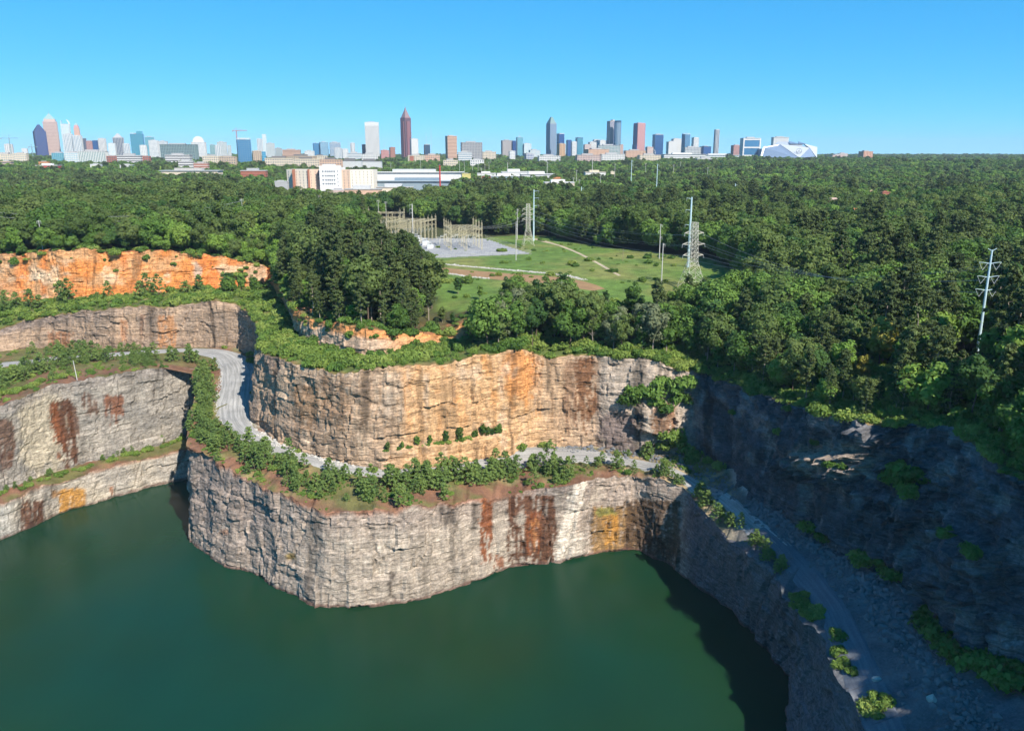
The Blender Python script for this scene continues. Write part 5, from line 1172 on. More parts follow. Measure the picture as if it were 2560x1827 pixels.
pyramid(o, w * .95, d * .95, h, hgt(1015, 274, 4000) - g0, bmat('bronze_lattice', (.30, .20, .21)), 'crown', .16); pyramid(o, w * .18, d * .18, hgt(1015, 276, 4000) - g0, hgt(1015, 266, 4000) - g0, bmat('bronze_lattice', 0), 'crown_tip', .1); spire(o, h, hgt(1015, 257, 4000) - g0, 1.2, LGR)
tower('office_tower', 'plain white block at the right foot of the spired tower', 1026, 1047, 348, 3600, LGR, WHT, 'fins', 20, .8, 9, 10)
tower('office_block', 'small white block with dark left side', 1060, 1076, 362, 3700, GDK, WHT, 'plain', 26, .7, 3, 6, cap=WHT)
tower('office_tower', 'brown tower with peach banded face', 1114, 1143, 341, 3300, BRN, PEACH, 'bands', 26, .6, 6, 16)
tower('office_block', 'wide grey gridded office right of the banded tower', 1152, 1206, 357, 3000, DKG, GRY, 'grid', 8, .6, 13, 11)
tower('office_block', 'low white block between banded tower and grey office', 1144, 1180, 381, 2700, GMD, WHT, 'bands', 8, .6, 8, 4)
for a in ((727, 334, 4400, 'thin mast left of the blue offices'), (870, 347, 4200, 'thin mast beside the small round tower'), (1065, 326, 4400, 'shorter thin mast right of the spired tower'), (1077, 311, 4400, 'tallest thin mast right of the spired tower'), (960, 352, 4200, 'short mast right of the tall white tower'), (893, 357, 4300, 'stub mast left of the purple block'), (2298, 378, 5600, 'lone mast on the far right ridge')): mast(a[0], a[1], 0, a[2], a[3])
# ---- downtown, right
tower('office_block', 'grey brown block left of the turquoise tower', 1253, 1281, 352, 3700, GRY, bmat('taupe', (.38, .33, .32)), 'fins', 12, .7, 8, 10)
tower('office_block', 'navy glass annex of the grey brown block', 1280, 1291, 353, 3690, GNV, GNV, 'glass', 12, .8, 3, 8)
o, w, d, h = tower('skyscraper', 'turquoise glass tower with small antenna', 1290, 1308, 344, 3600, GTL, GLT, 'glass', 18, .8, 5, 12); spire(o, h, h + 22, 1, LGR)
tower('office_block', 'pale stepped glass block right of the turquoise tower', 1307, 1328, 360, 3600, GLT, WHT, 'thin', 12, .8, 6, 8)
tower('office_block', 'low pale glass block stretching right of the stepped one', 1322, 1350, 376, 3400, GLT, LGR, 'grid', 10, .7, 7, 5)
tower('office_block', 'small white block before the grey brown tower', 1272, 1288, 378, 3200, GMD, WHT, 'apt', 12, .8, 4, 5)
tower('office_block', 'small navy and white block before the pale glass', 1310, 1334, 384, 3000, GNV, WHT, 'thin', 24, .7, 4, 4)
o, w, d, h = tower('skyscraper', 'tall slate tower with stepped green crown', 1365, 1390, 310, 4000, GBL, bmat('slate', (.36, .39, .45)), 'fins', 32, .9, 9, 26)
steps(o, w, d, h, hgt(1377, 293, 4000) - gh(200, 4000), 5, COP, COP, .25); spire(o, h, hgt(1377, 289, 4000) - gh(200, 4000), 1.5, COP)
tower('office_tower', 'white narrow tower with navy left side', 1391, 1410, 335, 3900, GNV, WHT, 'plain', 30, .8, 4, 12, cap=WHT)
tower('hotel_block', 'peach stepped block at the foot of the slate tower', 1392, 1413, 360, 3600, BRN, bmat('apricot', (.66, .44, .24)), 'fins', 26, .8, 4, 8)
tower('office_tower', 'navy block left of a white gridded slab', 1415, 1428, 351, 3700, GNV, GNV, 'glass', 22, .8, 4, 9)
tower('office_tower', 'white gridded slab between navy and teal blocks', 1427, 1441, 355, 3600, GMD, WHT, 'grid', 16, .7, 4, 9)
tower('office_tower', 'teal topped navy glass block', 1438, 1456, 345, 3800, GTL, GNV, 'glass', 20, .8, 5, 10)
for i, (a, b, t, dd, c, f, l) in enumerate(((1458, 1476, 362, 3500, GMD, PINKC, 'pinkish low block right of the teal topped block'), (1470, 1490, 356, 3900, GDK, WHT, 'white and dark block behind the pinkish low block'), (1481, 1498, 350, 4100, GMD, LGR, 'pale block with rooftop plant left of the round tower'), (1495, 1516, 352, 4000, GMD, WHT, 'white terraced block touching the twin dark tower'), (1460, 1520, 374, 3200, BRN, PEACH, 'long peach low block below the terraced white block'))):
    tower('office_block', l, a, b, t, dd, c, f, 'apt', 14, .7, 5, 6)
o, w, d, h = tower('skyscraper', 'dark tower with white stepped edge beside a glass cylinder', 1515, 1534, 304, 4000, GNV, bmat('bone', (.56, .50, .46)), 'fins', 34, .8, 5, 20)
MB().box(w * .1, w * .5, -d * .5, d * .3, h, h + 8).build('stepped_top', bmat('bone', 0), o)
X_ = Py(1542, 400, 3950)[0]; g0 = gh(X_, 3950); o = empty('cylinder_tower', (X_, 3950, g0), 0, 'round blue glass cylinder tower with flat top', 'building'); rr_ = 8 * 3950 / F; h = hgt(1542, 303, 3950) - g0
MB().lathe([(rr_, -4), (rr_, h), (.01, h)], (0, 0, 0), 24).build('glass_drum', GMD, o); m = MB()
for k in range(16): a = k * math.pi / 8; m.bar((math.cos(a) * rr_ * 1.01, math.sin(a) * rr_ * 1.01, -4), (math.cos(a) * rr_ * 1.01, math.sin(a) * rr_ * 1.01, h), 1.0)
m.build('mullions', GBL, o); MB().lathe([(rr_ * 1.04, h - 7), (rr_ * 1.04, h + 1.5), (.01, h + 1.5)], (0, 0, 0), 24).build('cap_ring', GDK, o)
tower('convention_hall', 'pale glass hall below the cylinder tower', 1492, 1548, 364, 3300, GGN, LGR, 'thin', 6, .4, 14, 4)
tower('hotel_block', 'rose block right of the cylinder tower', 1548, 1557, 362, 3700, BRN, PINKC, 'fins', 16, .8, 3, 5)
o, w, d, h = tower('skyscraper', 'pink granite tower with blue left side', 1582, 1609, 309, 3900, GNV, GNV, 'fins', 26, .8, 6, 20, cap=RROSE)
MB().box(-w / 2 + .5, w / 2 + 1.0, -d / 2 - 1.6, -d / 2 - .2, -4, h).build('granite_face', RROSE, o); MB().box(-w / 2 - 5, -w / 2, -d / 2, d / 2, -4, h * .45).build('low_step', GNV, o)
m = MB(); facade(m, w * .96, d, -3, h * .98, 10, 1, 0, .12, 0, 1.9); m.build('pilasters', bmat('dusky_rose', (.42, .20, .21)), o)
tower('skyscraper', 'navy glass tower with pale frame edges', 1630, 1655, 337, 3700, GNV, GBL, 'glass', 14, .8, 6, 12, cap=LGR)
tower('office_block', 'small pink block left of the navy glass tower', 1613, 1631, 368, 3600, BRN, PINKC, 'apt', 14, .8, 5, 5)
tower('office_block', 'row of small pink buildings below the granite tower', 1560, 1612, 377, 3300, BRN, PEACH, 'apt', 6, .4, 12, 3)
# ferris wheel
X_ = Py(1630, 382, 3200)[0]; g0 = gh(X_, 3200); zc_ = hgt(1630, 382, 3200) - g0; r_ = 9 * 3200 / F
o = empty('ferris_wheel', (X_, 3200, g0), .3, 'small white ferris wheel below the navy glass tower', 'ferris wheel'); m = MB()
for k in range(20):
    a, b = k * math.pi / 10, (k + 1) * math.pi / 10; m.bar((math.cos(a) * r_, 0, zc_ + math.sin(a) * r_), (math.cos(b) * r_, 0, zc_ + math.sin(b) * r_), .8)
m.build('rim', WHT, o); m = MB()
for k in range(10): a = k * math.pi / 5; m.bar((0, 0, zc_), (math.cos(a) * r_, 0, zc_ + math.sin(a) * r_), .35)
m.build('spokes', WHT, o)
for s in (-1, 1): MB().bar((s * r_ * .6, 0, 0), (0, 0, zc_), .9).build('leg', WHT, o)
for k in range(10): a = k * math.pi / 5; x, z = math.cos(a) * r_, zc_ + math.sin(a) * r_; MB().box(x - .9, x + .9, -.8, .8, z - 2.2, z - .2).build('cabin', LGR, o)
tower('office_tower', 'white broad slab left of the blue glass wedge', 1665, 1690, 355, 3500, LGR, WHT, 'fins', 12, .7, 8, 9)
tower('office_tower', 'taller white slab behind the broad white one', 1677, 1700, 348, 3800, LGR, WHT, 'fins', 12, .7, 7, 10)
o, w, d, h = tower('glass_tower', 'blue glass wedge tower with slanted top', 1702, 1722, 337, 3700, GBL, GMD, 'glass', 30, .8, 5, 12); MB().quads([(-w / 2, -d / 2, h), (w / 2, -d / 2, h), (w / 2, d / 2, h), (-w / 2, d / 2, h), (-w / 2, -d / 2, h + .6), (w / 2, -d / 2, h + 6), (w / 2, d / 2, h + 9), (-w / 2, d / 2, h + 5)], [(0, 1, 5, 4), (1, 2, 6, 5), (2, 3, 7, 6), (3, 0, 4, 7), (4, 5, 6, 7)]).build('slanted_top', GLT, o)
tower('office_block', 'small white tower right of the blue wedge', 1727, 1744, 345, 3900, GMD, WHT, 'grid', 20, .7, 4, 6)
tower('hotel_block', 'low white gridded hotel below the blue wedge', 1706, 1749, 369, 3200, GDK, LGR, 'grid', 8, .5, 16, 5)
tower('arena', 'dark angled arena building right of the gridded hotel', 1748, 1775, 367, 3300, GNV, GDK, 'plain', 20, .9, 4, 4)
tower('apartment_tower', 'tall thin dark striped tower standing alone', 1782, 1794, 325, 3700, GDK, LGR, 'fins', 12, .9, 3, 20)
tower('convention_hall', 'long white low convention hall roof', 1655, 1760, 386, 2900, LGR, WHT, 'bands', 3, .3, 10, 2, roof=WHT)
tower('convention_hall', 'second white low hall stretching toward the stadium', 1745, 1845, 388, 2950, GLT, WHT, 'thin', 3, .3, 16, 2, roof=LGR)
tower('parking_deck', 'pale banded parking deck at the foot of the halls', 1740, 1790, 397, 2600, DKG, WHT, 'bands', 3, .4, 10, 3)
tower('hotel_block', 'brown block left of the blue banded white tower', 1827, 1852, 364, 3600, BRN, RROSE, 'fins', 10, .7, 7, 6)
o, w, d, h = tower('office_tower', 'white framed tower with three wide blue glass bands', 1851, 1895, 346, 3300, GBL, WHT, 'plain', 6, .5, 3, 3, cap=WHT)
for k in range(4): MB().box(-w / 2 - .8, w / 2 + .8, -d / 2 - .8, d / 2 + .8, h * (.05 + .30 * k) - 2, h * (.05 + .30 * k) + 3).build('floor_band', WHT, o)
for s in (-1, 1): MB().box(s * w / 2 - 2.5, s * w / 2 + 2.5, -d / 2 - 1, d / 2 + 1, -4, h).build('corner_pier', WHT, o)
o, w, d, h = tower('capitol', 'small grey domed building left of the stadium', 1901, 1918, 380, 4200, GRY, LGR, 'fins', 0, .8, 5, 3); MB().lathe([(w * .36, h), (w * .36, h + 8), (w * .3, h + 16), (w * .16, h + 22), (w * .04, h + 30)], (0, 0, 0), 14).build('dome', LGR, o)
tower('office_tower', 'white slab tower behind the stadium', 1926, 1966, 344, 4200, LGR, WHT, 'plain', 5, .4, 6, 8, cap=WHT)
# stadium: angular petals
X_ = Py(1994, 396, 3100)[0]; Yd = 3200; g0 = gh(X_, Yd); kx = Yd / F
o = empty('stadium', (X_, Yd, g0), 0, 'white angular stadium with triangular roof petals', 'stadium'); SILV = mat('silver_panel', (.42, .45, .49), .4, .4); SILD = mat('blue_panel', (.17, .23, .33), .35, .5)
def sp(px, py, y): return ((px - 1994) * kx, y, hgt(px, py, Yd + y) - g0)
def panel(name, pts, material, th=3):
    P = np.array(pts, float); n = len(P); me = bpy.data.meshes.new(name); Q = P + np.array([0, th, -th * .3])
    me.from_pydata([tuple(p) for p in np.vstack([P, Q])], [], [tuple(range(n)), tuple(range(2 * n - 1, n - 1, -1))] + [(i, n + i, n + (i + 1) % n, (i + 1) % n) for i in range(n)]); me.update(); return link(name, me, material, o)
panel('petal', [sp(1921, 394, -20), sp(1930, 368, 0), sp(1972, 361, 10), sp(2002, 394, -70)], SILD)
panel('petal', [sp(1972, 361, 8), sp(2020, 365, -20), sp(2036, 370, -30), sp(2004, 395, -75)], SILV)
panel('petal', [sp(2004, 395, -74), sp(2036, 370, -32), sp(2044, 392, -60)], SILD)
panel('petal', [sp(2036, 370, -32), sp(2028, 359, 10), sp(2068, 368, 30), sp(2053, 393, -40), sp(2048, 394, -58)], SILV)
panel('petal', [sp(2053, 393, -38), sp(2068, 368, 32), sp(2068, 392, 30)], SILD)
panel('roof_petal', [sp(1960, 361, 12), sp(1975, 355, 60), sp(2010, 355, 70), sp(2030, 361, 20), sp(2020, 365, -18), sp(1972, 361, 9)], SILV)
panel('roof_petal', [sp(1993, 360, -5), sp(2002, 353, 50), sp(2018, 360, 0)], SILD); panel('roof_petal', [sp(2015, 360, 0), sp(2024, 354, 50), sp(2034, 360, 5)], SILD)
MB().box(-60 * kx, 60 * kx, 40, 180, 0, hgt(1994, 372, Yd) - g0).build('bowl', SILD, o); MB().box(-68 * kx, 68 * kx, 20, 60, 0, hgt(1994, 392, Yd) - g0).build('base', GMD, o)
# round emblem with three-pointed star on the bright petal
ec = np.array(sp(2006, 378, -54)); er = 6.2 * kx; m = MB()
for k in range(24):
    a, b = k * math.pi / 12, (k + 1) * math.pi / 12; m.bar(ec + er * np.array([math.cos(a), 0, math.sin(a)]), ec + er * np.array([math.cos(b), 0, math.sin(b)]), 1.1)
for k in range(3): a = math.pi / 2 + k * 2.094; m.bar(ec, ec + er * np.array([math.cos(a), 0, math.sin(a)]), 1.6, .4)
m.build('emblem', bmat('emblem_grey', (.22, .25, .29)), o)
CLEAR.append(np.array([(X_ - 80 * kx, Yd - 110), (X_ + 80 * kx, Yd - 110), (X_ + 80 * kx, Yd + 200), (X_ - 80 * kx, Yd + 200)]))
tower('apartment_block', 'red brick block alone on the far right ridge', 2147, 2178, 379, 3900, BRK, PEACH, 'fins', 16, .7, 6, 3)
tower('office_block', 'low pink block right of the stadium', 2075, 2110, 388, 4200, PINKC, PINKC, 'bands', 6, .5, 6, 2)
tower('office_block', 'second low pale block right of the stadium', 2094, 2116, 384, 4600, LGR, PINKC, 'bands', 6, .5, 6, 2)
tower('office_block', 'tiny tan block on the far right ridge', 2293, 2312, 391, 5200, TAN, TAN, 'plain', 6, .5, 4, 2)
# ---- middle distance on the left
tower('apartment_block', 'cream apartment block at the far left edge', -14, 42, 386, 2300, GMD, CRM, 'apt', 14, .6, 9, 6)
tower('apartment_block', 'taller cream wing right of the far left block', 38, 70, 384, 2250, GMD, CRM, 'apt', 14, .6, 6, 6)
tower('parking_deck', 'tan banded deck below the cream apartments', 2, 30, 404, 2000, DKG, TAN, 'bands', 10, .6, 6, 3)
tower('office_block', 'teal glass end of the long white finned midrise', 134, 168, 383, 2350, GTL, GLT, 'glass', 8, .5, 8, 5)
tower('office_block', 'pale middle part of the long finned midrise', 166, 204, 382, 2340, GLT, WHT, 'thin', 8, .5, 8, 5)
tower('office_block', 'white finned front of the long midrise', 203, 268, 379, 2300, GGN, WHT, 'fins', 8, .4, 16, 5, cap=WHT)
tower('parking_deck', 'white banded parking deck with red brick ends', 298, 356, 389, 2150, DKG, WHT, 'bands', 4, .4, 8, 5)
tower('brick_block', 'red brick end left of the banded deck', 270, 299, 391, 2160, WIN, BRK, 'wide', 4, .5, 5, 4)
tower('brick_block', 'red brick end right of the banded deck', 355, 376, 391, 2160, WIN, BRK, 'wide', 4, .5, 4, 4)
tower('parking_deck', 'wide white ramped deck right of the brick ends', 418, 478, 388, 2200, DKG, WHT, 'bands', 5, .4, 8, 4)
tower('parking_deck', 'small white deck in front of the ramped deck', 447, 483, 403, 1900, DKG, WHT, 'bands', 5, .4, 6, 3)
tower('apartment_block', 'tan apartment row, cream left half', 509, 552, 391, 2100, WIN, CRM, 'apt', 6, .4, 10, 4)
tower('apartment_block', 'tan apartment row, brown right half', 550, 591, 392, 2080, WIN, TAN, 'apt', 6, .4, 10, 4)
tower('warehouse', 'long beige low building among the left trees', 405, 548, 427, 1650, CRM, LGR, 'plain', 2, .3, 8, 2, roof=ROOFG)
tower('warehouse', 'red walled hall with white roof near the left edge', 93, 147, 414, 1750, REDP, REDP, 'plain', 8, .6, 6, 2, cap=WHT, roof=WHT)
tower('shop_building', 'small orange building left of the red hall', 98, 122, 405, 1950, ORG, ORG, 'plain', 8, .6, 6, 2)
tower('warehouse', 'white low building right of the red hall', 226, 252, 411, 1900, WHT, LGR, 'plain', 8, .6, 6, 2)
tower('warehouse', 'white roofed shed among trees below the banded deck', 300, 332, 413, 1850, LGR, WHT, 'plain', 8, .6, 6, 2)
tower('brick_block', 'dark red low block below the ramped deck', 485, 520, 408, 1850, BRK, PINKC, 'bands', 6, .5, 6, 2)
tower('brick_block', 'long red brick low building left of the prison', 602, 664, 427, 1500, BRK, BRK, 'bands', 4, .4, 8, 2, cap=LGR)
tower('house', 'small white house in the left forest', 541, 566, 478, 900, WHT, WHT, 'plain', 20, .8, 3, 2, cap=ROOFG)
tower('house', 'tiny brick house deep in the left forest', 416, 427, 488, 880, BRK, BRK, 'plain', 20, .8, 3, 2)
for i, (a, b, t, dd, f, l) in enumerate(((665, 735, 396, 2000, CRM, 'cream apartment row, first from the concrete frame'), (720, 790, 391, 2150, TAN, 'tan apartment row behind the cream row'), (735, 800, 398, 1950, CRM, 'cream apartment row in the middle'), (800, 855, 400, 1900, PEACH, 'peach apartment row nearest the dark roofs'), (785, 818, 390, 2200, CRM, 'cream apartment row under the blue offices'))):
    tower('apartment_block', l, a, b, t, dd, WIN, f, 'apt', 4, .3, 14, 4, roof=ROOFD)
for a, b, t, dd, l in ((848, 905, 402, 1950, 'dark roofed housing row right of the peach apartments'), (895, 955, 403, 1980, 'dark roofed housing row below the tall white tower')): tower('housing_row', l, a, b, t, dd, LGR, GRY, 'plain', 4, .4, 8, 2, cap=ROOFD, roof=ROOFD)
for a, b, t, dd, f, l in ((905, 945, 386, 2700, WHT, 'white low block at the foot of the tall white tower'), (1020, 1062, 389, 2600, CRM, 'cream block at the foot of the spired tower'), (1062, 1100, 388, 2650, PEACH, 'peach low block right of the cream one'), (1108, 1145, 401, 2100, CRM, 'cream low block below the banded tower'), (1175, 1210, 400, 2100, WHT, 'white low block below the grey gridded office'), (1206, 1240, 380, 3100, CRM, 'cream block right of the grey gridded office'), (1440, 1500, 388, 2700, PINKC, 'pinkish low row below the downtown towers'), (1500, 1560, 386, 2800, WHT, 'white low row below the round tower'), (1595, 1650, 388, 2750, CRM, 'cream low row below the granite tower'), (1345, 1400, 390, 2700, WHT, 'white low row below the slate tower')):
    tower('apartment_block', l, a, b, t, dd, WIN, f, 'apt', 6, .4, 8, 3)
tower('brick_block', 'red brick end block at the foot of the spired tower', 1024, 1035, 391, 2560, BRK, BRK, 'plain', 6, .6, 3, 3)
# ---- the cream prison block
Yj = 1250; Xj = Py(824, 450, Yj)[0]; kj = Yj / F * .975; gj = gh(Xj, Yj)
pj = empty('prison_block', (Xj, Yj, gj), 0, 'cream prison block with tall white centre and striped wings', 'building')
def zj(y, off=0): return hgt(824, y, Yj + off) - gj
def xj(px): return (px - 824) * kj
STRP = bmat('peach_stripe', (.68, .50, .38)); CREAM2 = bmat('warm_cream', (.80, .72, .60)); WHT2 = bmat('bright_white', (.80, .79, .77))
for i, (a, b, y, f0, f1) in enumerate(((715, 737, 424, 6, 0), (737, 775, 424, 0, -6), (775, 804, 424, -6, 4), (855, 876, 425, 2, 0), (876, 932, 425, 0, 6))):
    w_ = MB().quads([(xj(a), f0, -5), (xj(b), f1, -5), (xj(b), f1 + 40, -5), (xj(a), f0 + 40, -5), (xj(a), f0, zj(y)), (xj(b), f1, zj(y)), (xj(b), f1 + 40, zj(y)), (xj(a), f0 + 40, zj(y))], [(0, 1, 5, 4), (1, 2, 6, 5), (2, 3, 7, 6), (3, 0, 4, 7), (4, 5, 6, 7)]).build('wing', CREAM2 if i not in (2, 3) else STRP, pj)
    n = max(2, int((b - a) / 9)); 
    for k in range(n):
        t0 = (k + .5) / n; x = xj(a + (b - a) * t0); y_ = f0 + (f1 - f0) * t0
        m = MB()
        for q in range(7): z = zj(472) + (zj(430) - zj(472)) * q / 6; m.box(x - .35, x + .35, y_ - .22, y_ + .4, z - 1.2, z + 1.2)
        m.build('slit_windows', WIN, w_)
for px in (737, 775, 804.5): MB().box(xj(px) - 1.2, xj(px) + 1.2, -8, 2, -5, zj(423.5)).build('stair_shaft', bmat('rust_stripe', (.42, .17, .10)), pj)
c_ = MB().box(xj(804), xj(843), -12, 34, -5, zj(415)).build('centre_block', WHT2, pj); MB().box(xj(812), xj(834), -11.5, 20, zj(415), zj(411)).build('parapet_crown', WHT2, c_); MB().box(xj(843), xj(855), -9, 30, -5, zj(419)).build('side_tower', WHT2, pj)
for zy in (429, 440, 450.5, 460):
    for px in (812.5, 819.5, 825, 830, 835, 841): MB().box(xj(px) - .95, xj(px) + .95, -12.25, -11.8, zj(zy, -12) - 1.1, zj(zy, -12) + 1.1).build('window', WIN, c_)
for zy in (428, 437, 446, 455, 464): MB().box(xj(800) - .9, xj(800) + .9, -5.6, -4, zj(zy) - 1.2, zj(zy) + 1.2).build('window', WIN, pj); MB().box(xj(848) - .6, xj(848) + .6, -9.3, -8.7, zj(zy) - 1.0, zj(zy) + 1.0).build('window', WIN, pj)
CLEAR.append(np.array([(Xj + xj(700), Yj - 30), (Xj + xj(945), Yj - 30), (Xj + xj(945), Yj + 60), (Xj + xj(700), Yj + 60)]))
# open yard in front of and right of the prison so that trees stay low there
CLEAR.append(np.array([Py(830, 400, 1080)[:2], Py(1090, 400, 1080)[:2], Py(1180, 400, 1640)[:2], Py(700, 400, 1640)[:2], Py(705, 400, 1230)[:2]]))
pad_sheet('prison_yard', CLEAR[-1], gravel_material('yard_paving', (.40, .37, .34), (.46, .43, .39)), lift=.6, step=20)
tower('warehouse', 'long white warehouse right of the prison', 932, 1156, 431, 1430, WHT, LGR, 'plain', 0, .18, 10, 2, cap=WHT, roof=LGR)
tower('warehouse', 'low blue grey warehouse before the long white one', 933, 1172, 453, 1300, bmat('blue_grey', (.26, .33, .38)), bmat('blue_grey', 0), 'plain', 0, .14, 20, 2, cap=bmat('blue_roof', (.40, .48, .53)), roof=GMD)
o, w, d, h = tower('warehouse', 'yellow end hall of the long white warehouse', 1155, 1176, 435, 1420, YEL, YEL, 'plain', 0, .8, 4, 2); MB().box(w * .05, w * .38, -d / 2 - .3, -d / 2 + .1, h * .35, h * .75).build('sign_panel', DKG, o)
tower('warehouse', 'flat tan roofed building right of the prison foot', 860, 950, 474, 1120, PEACH, CRM, 'plain', 2, .5, 8, 2, cap=ROOFG, roof=LGR)
tower('warehouse', 'second flat tan roofed building before the warehouse', 940, 1030, 469, 1180, CRM, CRM, 'plain', 2, .5, 8, 2, cap=ROOFG, roof=LGR)
tower('shed', 'small pink building at the foot of the prison', 822, 862, 475, 1130, PINKC, PINKC, 'plain', 2, .5, 8, 2, cap=LGR)
tower('canopy', 'white canopy roof below the tan roofed building', 913, 946, 492, 960, GRY, WHT, 'plain', -8, .6, 3, 1, cap=WHT)
tower('shed', 'white rooftop shed left of the prison', 683, 716, 454, 1150, GRY, WHT, 'plain', 8, .5, 3, 1, cap=LGR)
# trailers in the yard
for k in range(7):
    X_ = Py(946 + 13 * k, 465, 1235)[0]; g_ = gh(X_, 1235); o = empty('trailer', (X_, 1235, g_ + .6), .05, 'white box trailer parked before the blue grey warehouse', 'trailer', 'trailers before the warehouse')
    MB().box(-3.2, 3.2, -1.3, 1.3, 1.1, 4.0).build('body', WHT2, o)
    for x in (-2.2, 2.0):
        m = MB(); m.lathe([(.01, -1.3), (.5, -1.3), (.5, 1.3), (.01, 1.3)], (0, 0, 0), 10); t_ = m.V[0]; m.V[0] = np.c_[t_[:, 0] + x, t_[:, 2], t_[:, 1] + .5]; m.build('wheel', DKG, o)
    MB().box(3.2, 4.6, -1.2, 1.2, .6, 3.0).build('cab', LGR, o)
# red chimney
Xc = Py(1099.5, 430, 1230)[0]; gc = gh(Xc, 1230); hc = hgt(1099.5, 412, 1230) - gc
o = empty('chimney', (Xc, 1230, gc), 0, 'thin red chimney right of the prison', 'chimney'); MB().bar((0, 0, -2), (0, 0, hc), 2.6, 2.0, 10).build('stack', REDP, o); MB().lathe([(1.4, hc - .6), (1.4, hc + .6), (.9, hc + .6)], (0, 0, 0), 10).build('rim', DKG, o)
MB().lathe([(.1, 0), (4.5, 1), (4.5, 9), (.1, 11)], (4.5, -2, 0), 14).build('tank', bmat('dark_red', (.20, .05, .05)), o)
# low sheds right of the chimney and red roofs in the woods
for a, b, t, dd, c, f, l in ((1192, 1240, 434, 1550, WHT, WHT, 'white low building behind the red shed'), (1202, 1226, 444, 1400, REDP, REDP, 'bright red shed right of the long warehouse'), (1225, 1300, 441, 1420, GLT, WHT, 'white loading shed with many trailers'), (1252, 1320, 430, 1600, WHT, WHT, 'long white building left of the grey monopole'), (1300, 1388, 436, 1560, LGR, WHT, 'long low white roof in the trees'),
                             (1360, 1436, 457, 1250, CRM, WHT, 'white low building behind dark trees'), (1383, 1409, 446, 1350, ORG, ORG, 'orange roofed building among poles'), (1461, 1514, 431, 1600, WHT, CRM, 'white low building under the tall grey monopole'), (1527, 1537, 430, 1620, CRM, CRM, 'small cream house right of the white low building'), (1506, 1526, 466, 1180, BRK, BRK, 'red brick house with dark hipped roof'),
                             (2144, 2205, 411, 2400, WHT, LGR, 'thin white low building in the far right trees'), (2190, 2204, 404, 2700, REDP, BRK, 'dark red roof in the far right trees'), (2180, 2196, 479, 980, BRK, PEACH, 'small brick house in the right forest'), (2212, 2232, 481, 990, BRK, BRK, 'second small brick house in the right forest'), (2305, 2335, 484, 950, BRK, PEACH, 'brick houses beside the dark evergreen at right'),
                             (2072, 2112, 499, 830, BRN, PINKC, 'long pink roofed building in the right forest'), (2140, 2165, 525, 700, TAN, ORG, 'orange roofed shed in the right forest'), (2424, 2476, 507, 800, REDP, REDP, 'bright red roofed building in the right forest'), (2375, 2405, 518, 760, LGR, LGR, 'grey pavilion left of the bright red roof'), (728, 762, 540, 700, ORG, BRN, 'rusty orange roofed shed behind the pine headland')):
    o, w, d, h = tower('shed' if dd < 1700 else 'warehouse', l, a, b, t, dd, c, f, 'plain', 4, .6, 4, 1, cap=f, roof=f)
    if dd < 1300 and a < 1600: CLEAR.append(np.array([(o.location.x - w * .8, dd - 45), (o.location.x + w * .8, dd - 45), (o.location.x + w * .8, dd + d), (o.location.x - w * .8, dd + d)]))
# ------------------------------------------------------------------ forest
allp = [cell_pts(90, 820, 6.8), cell_pts(820, 1700, 8.8), cell_pts(1700, 3000, 13), cell_pts(3000, 5200, 19), cell_pts(5200, 10500, 34)]
zone = np.concatenate([np.full(len(p), i) for i, p in enumerate(allp)]); fp_ = np.vstack(allp)
wm_ = WALLS['middle_cliff']; wu_ = WALLS['upper_cliff']; mt_ = soften(wm_['top'], 20); tg_ = unit(np.gradient(mt_, axis=0)[:, :2]); mo_ = mt_[:, :2] + np.stack([-tg_[:, 1], tg_[:, 0]], 1) * 5
fring = np.vstack([wu_['top'][wu_['tk'] < 21.5][::6, :2], mo_[wm_['tk'] >= 21.7][::6], [(260, -300), (-900, -300), (-900, rim[0, 1])]])
keep = ~inside(fp_[:, 0], fp_[:, 1], fring)
for c in CLEAR:
    lo, hi = c.min(0), c.max(0); bb = keep & (fp_[:, 0] > lo[0]) & (fp_[:, 0] < hi[0]) & (fp_[:, 1] > lo[1]) & (fp_[:, 1] < hi[1])
    i = np.where(bb)[0]; keep[i[inside(fp_[i, 0], fp_[i, 1], c)]] = False
fp_, zone = fp_[keep], zone[keep]
fz_ = G(fp_[:, 0], fp_[:, 1])
nr_ = np.hypot(fp_[:, 0], fp_[:, 1]) < 700
for i in np.where(np.hypot(fp_[:, 0], fp_[:, 1]) < 520)[0]: fz_[i] = drop(*fp_[i])
pn = fbm(fp_[:, 0] / 60, fp_[:, 1] / 60, 0 * fz_, 3, 301); rn = frng.random(len(fp_))
fpx, fpy = proj(np.c_[fp_, fz_ + 12])
dcam = np.hypot(fp_[:, 0], fp_[:, 1])
pine_w = sst(-.05, .25, pn + .22 * sst(700, 300, dcam) - .1 * sst(1200, 2500, dcam))
headland = (fpx > 640) & (fpx < 1100) & (dcam < 480)
edge = (fpx > 1200) & (fpx < 1900) & (dcam > 600) & (dcam < 800)
pine_w = np.where(headland, .92, pine_w); rimr = (fpx > 1740) & (dcam < 370); pine_w = np.where(rimr, np.maximum(pine_w, .85), pine_w); pine_w = np.where(edge, np.maximum(pine_w, .5), pine_w)
is_pine = rn < pine_w * np.where(headland, .9, np.where(rimr, .65, .45))
sc = (.62 + .75 * frng.random(len(fp_)) ** 1.3) * np.array([1.05, 1.15, 1.2, 1.5, 2.0])[zone]
scz = np.where(zone >= 3, .72, 1.0)
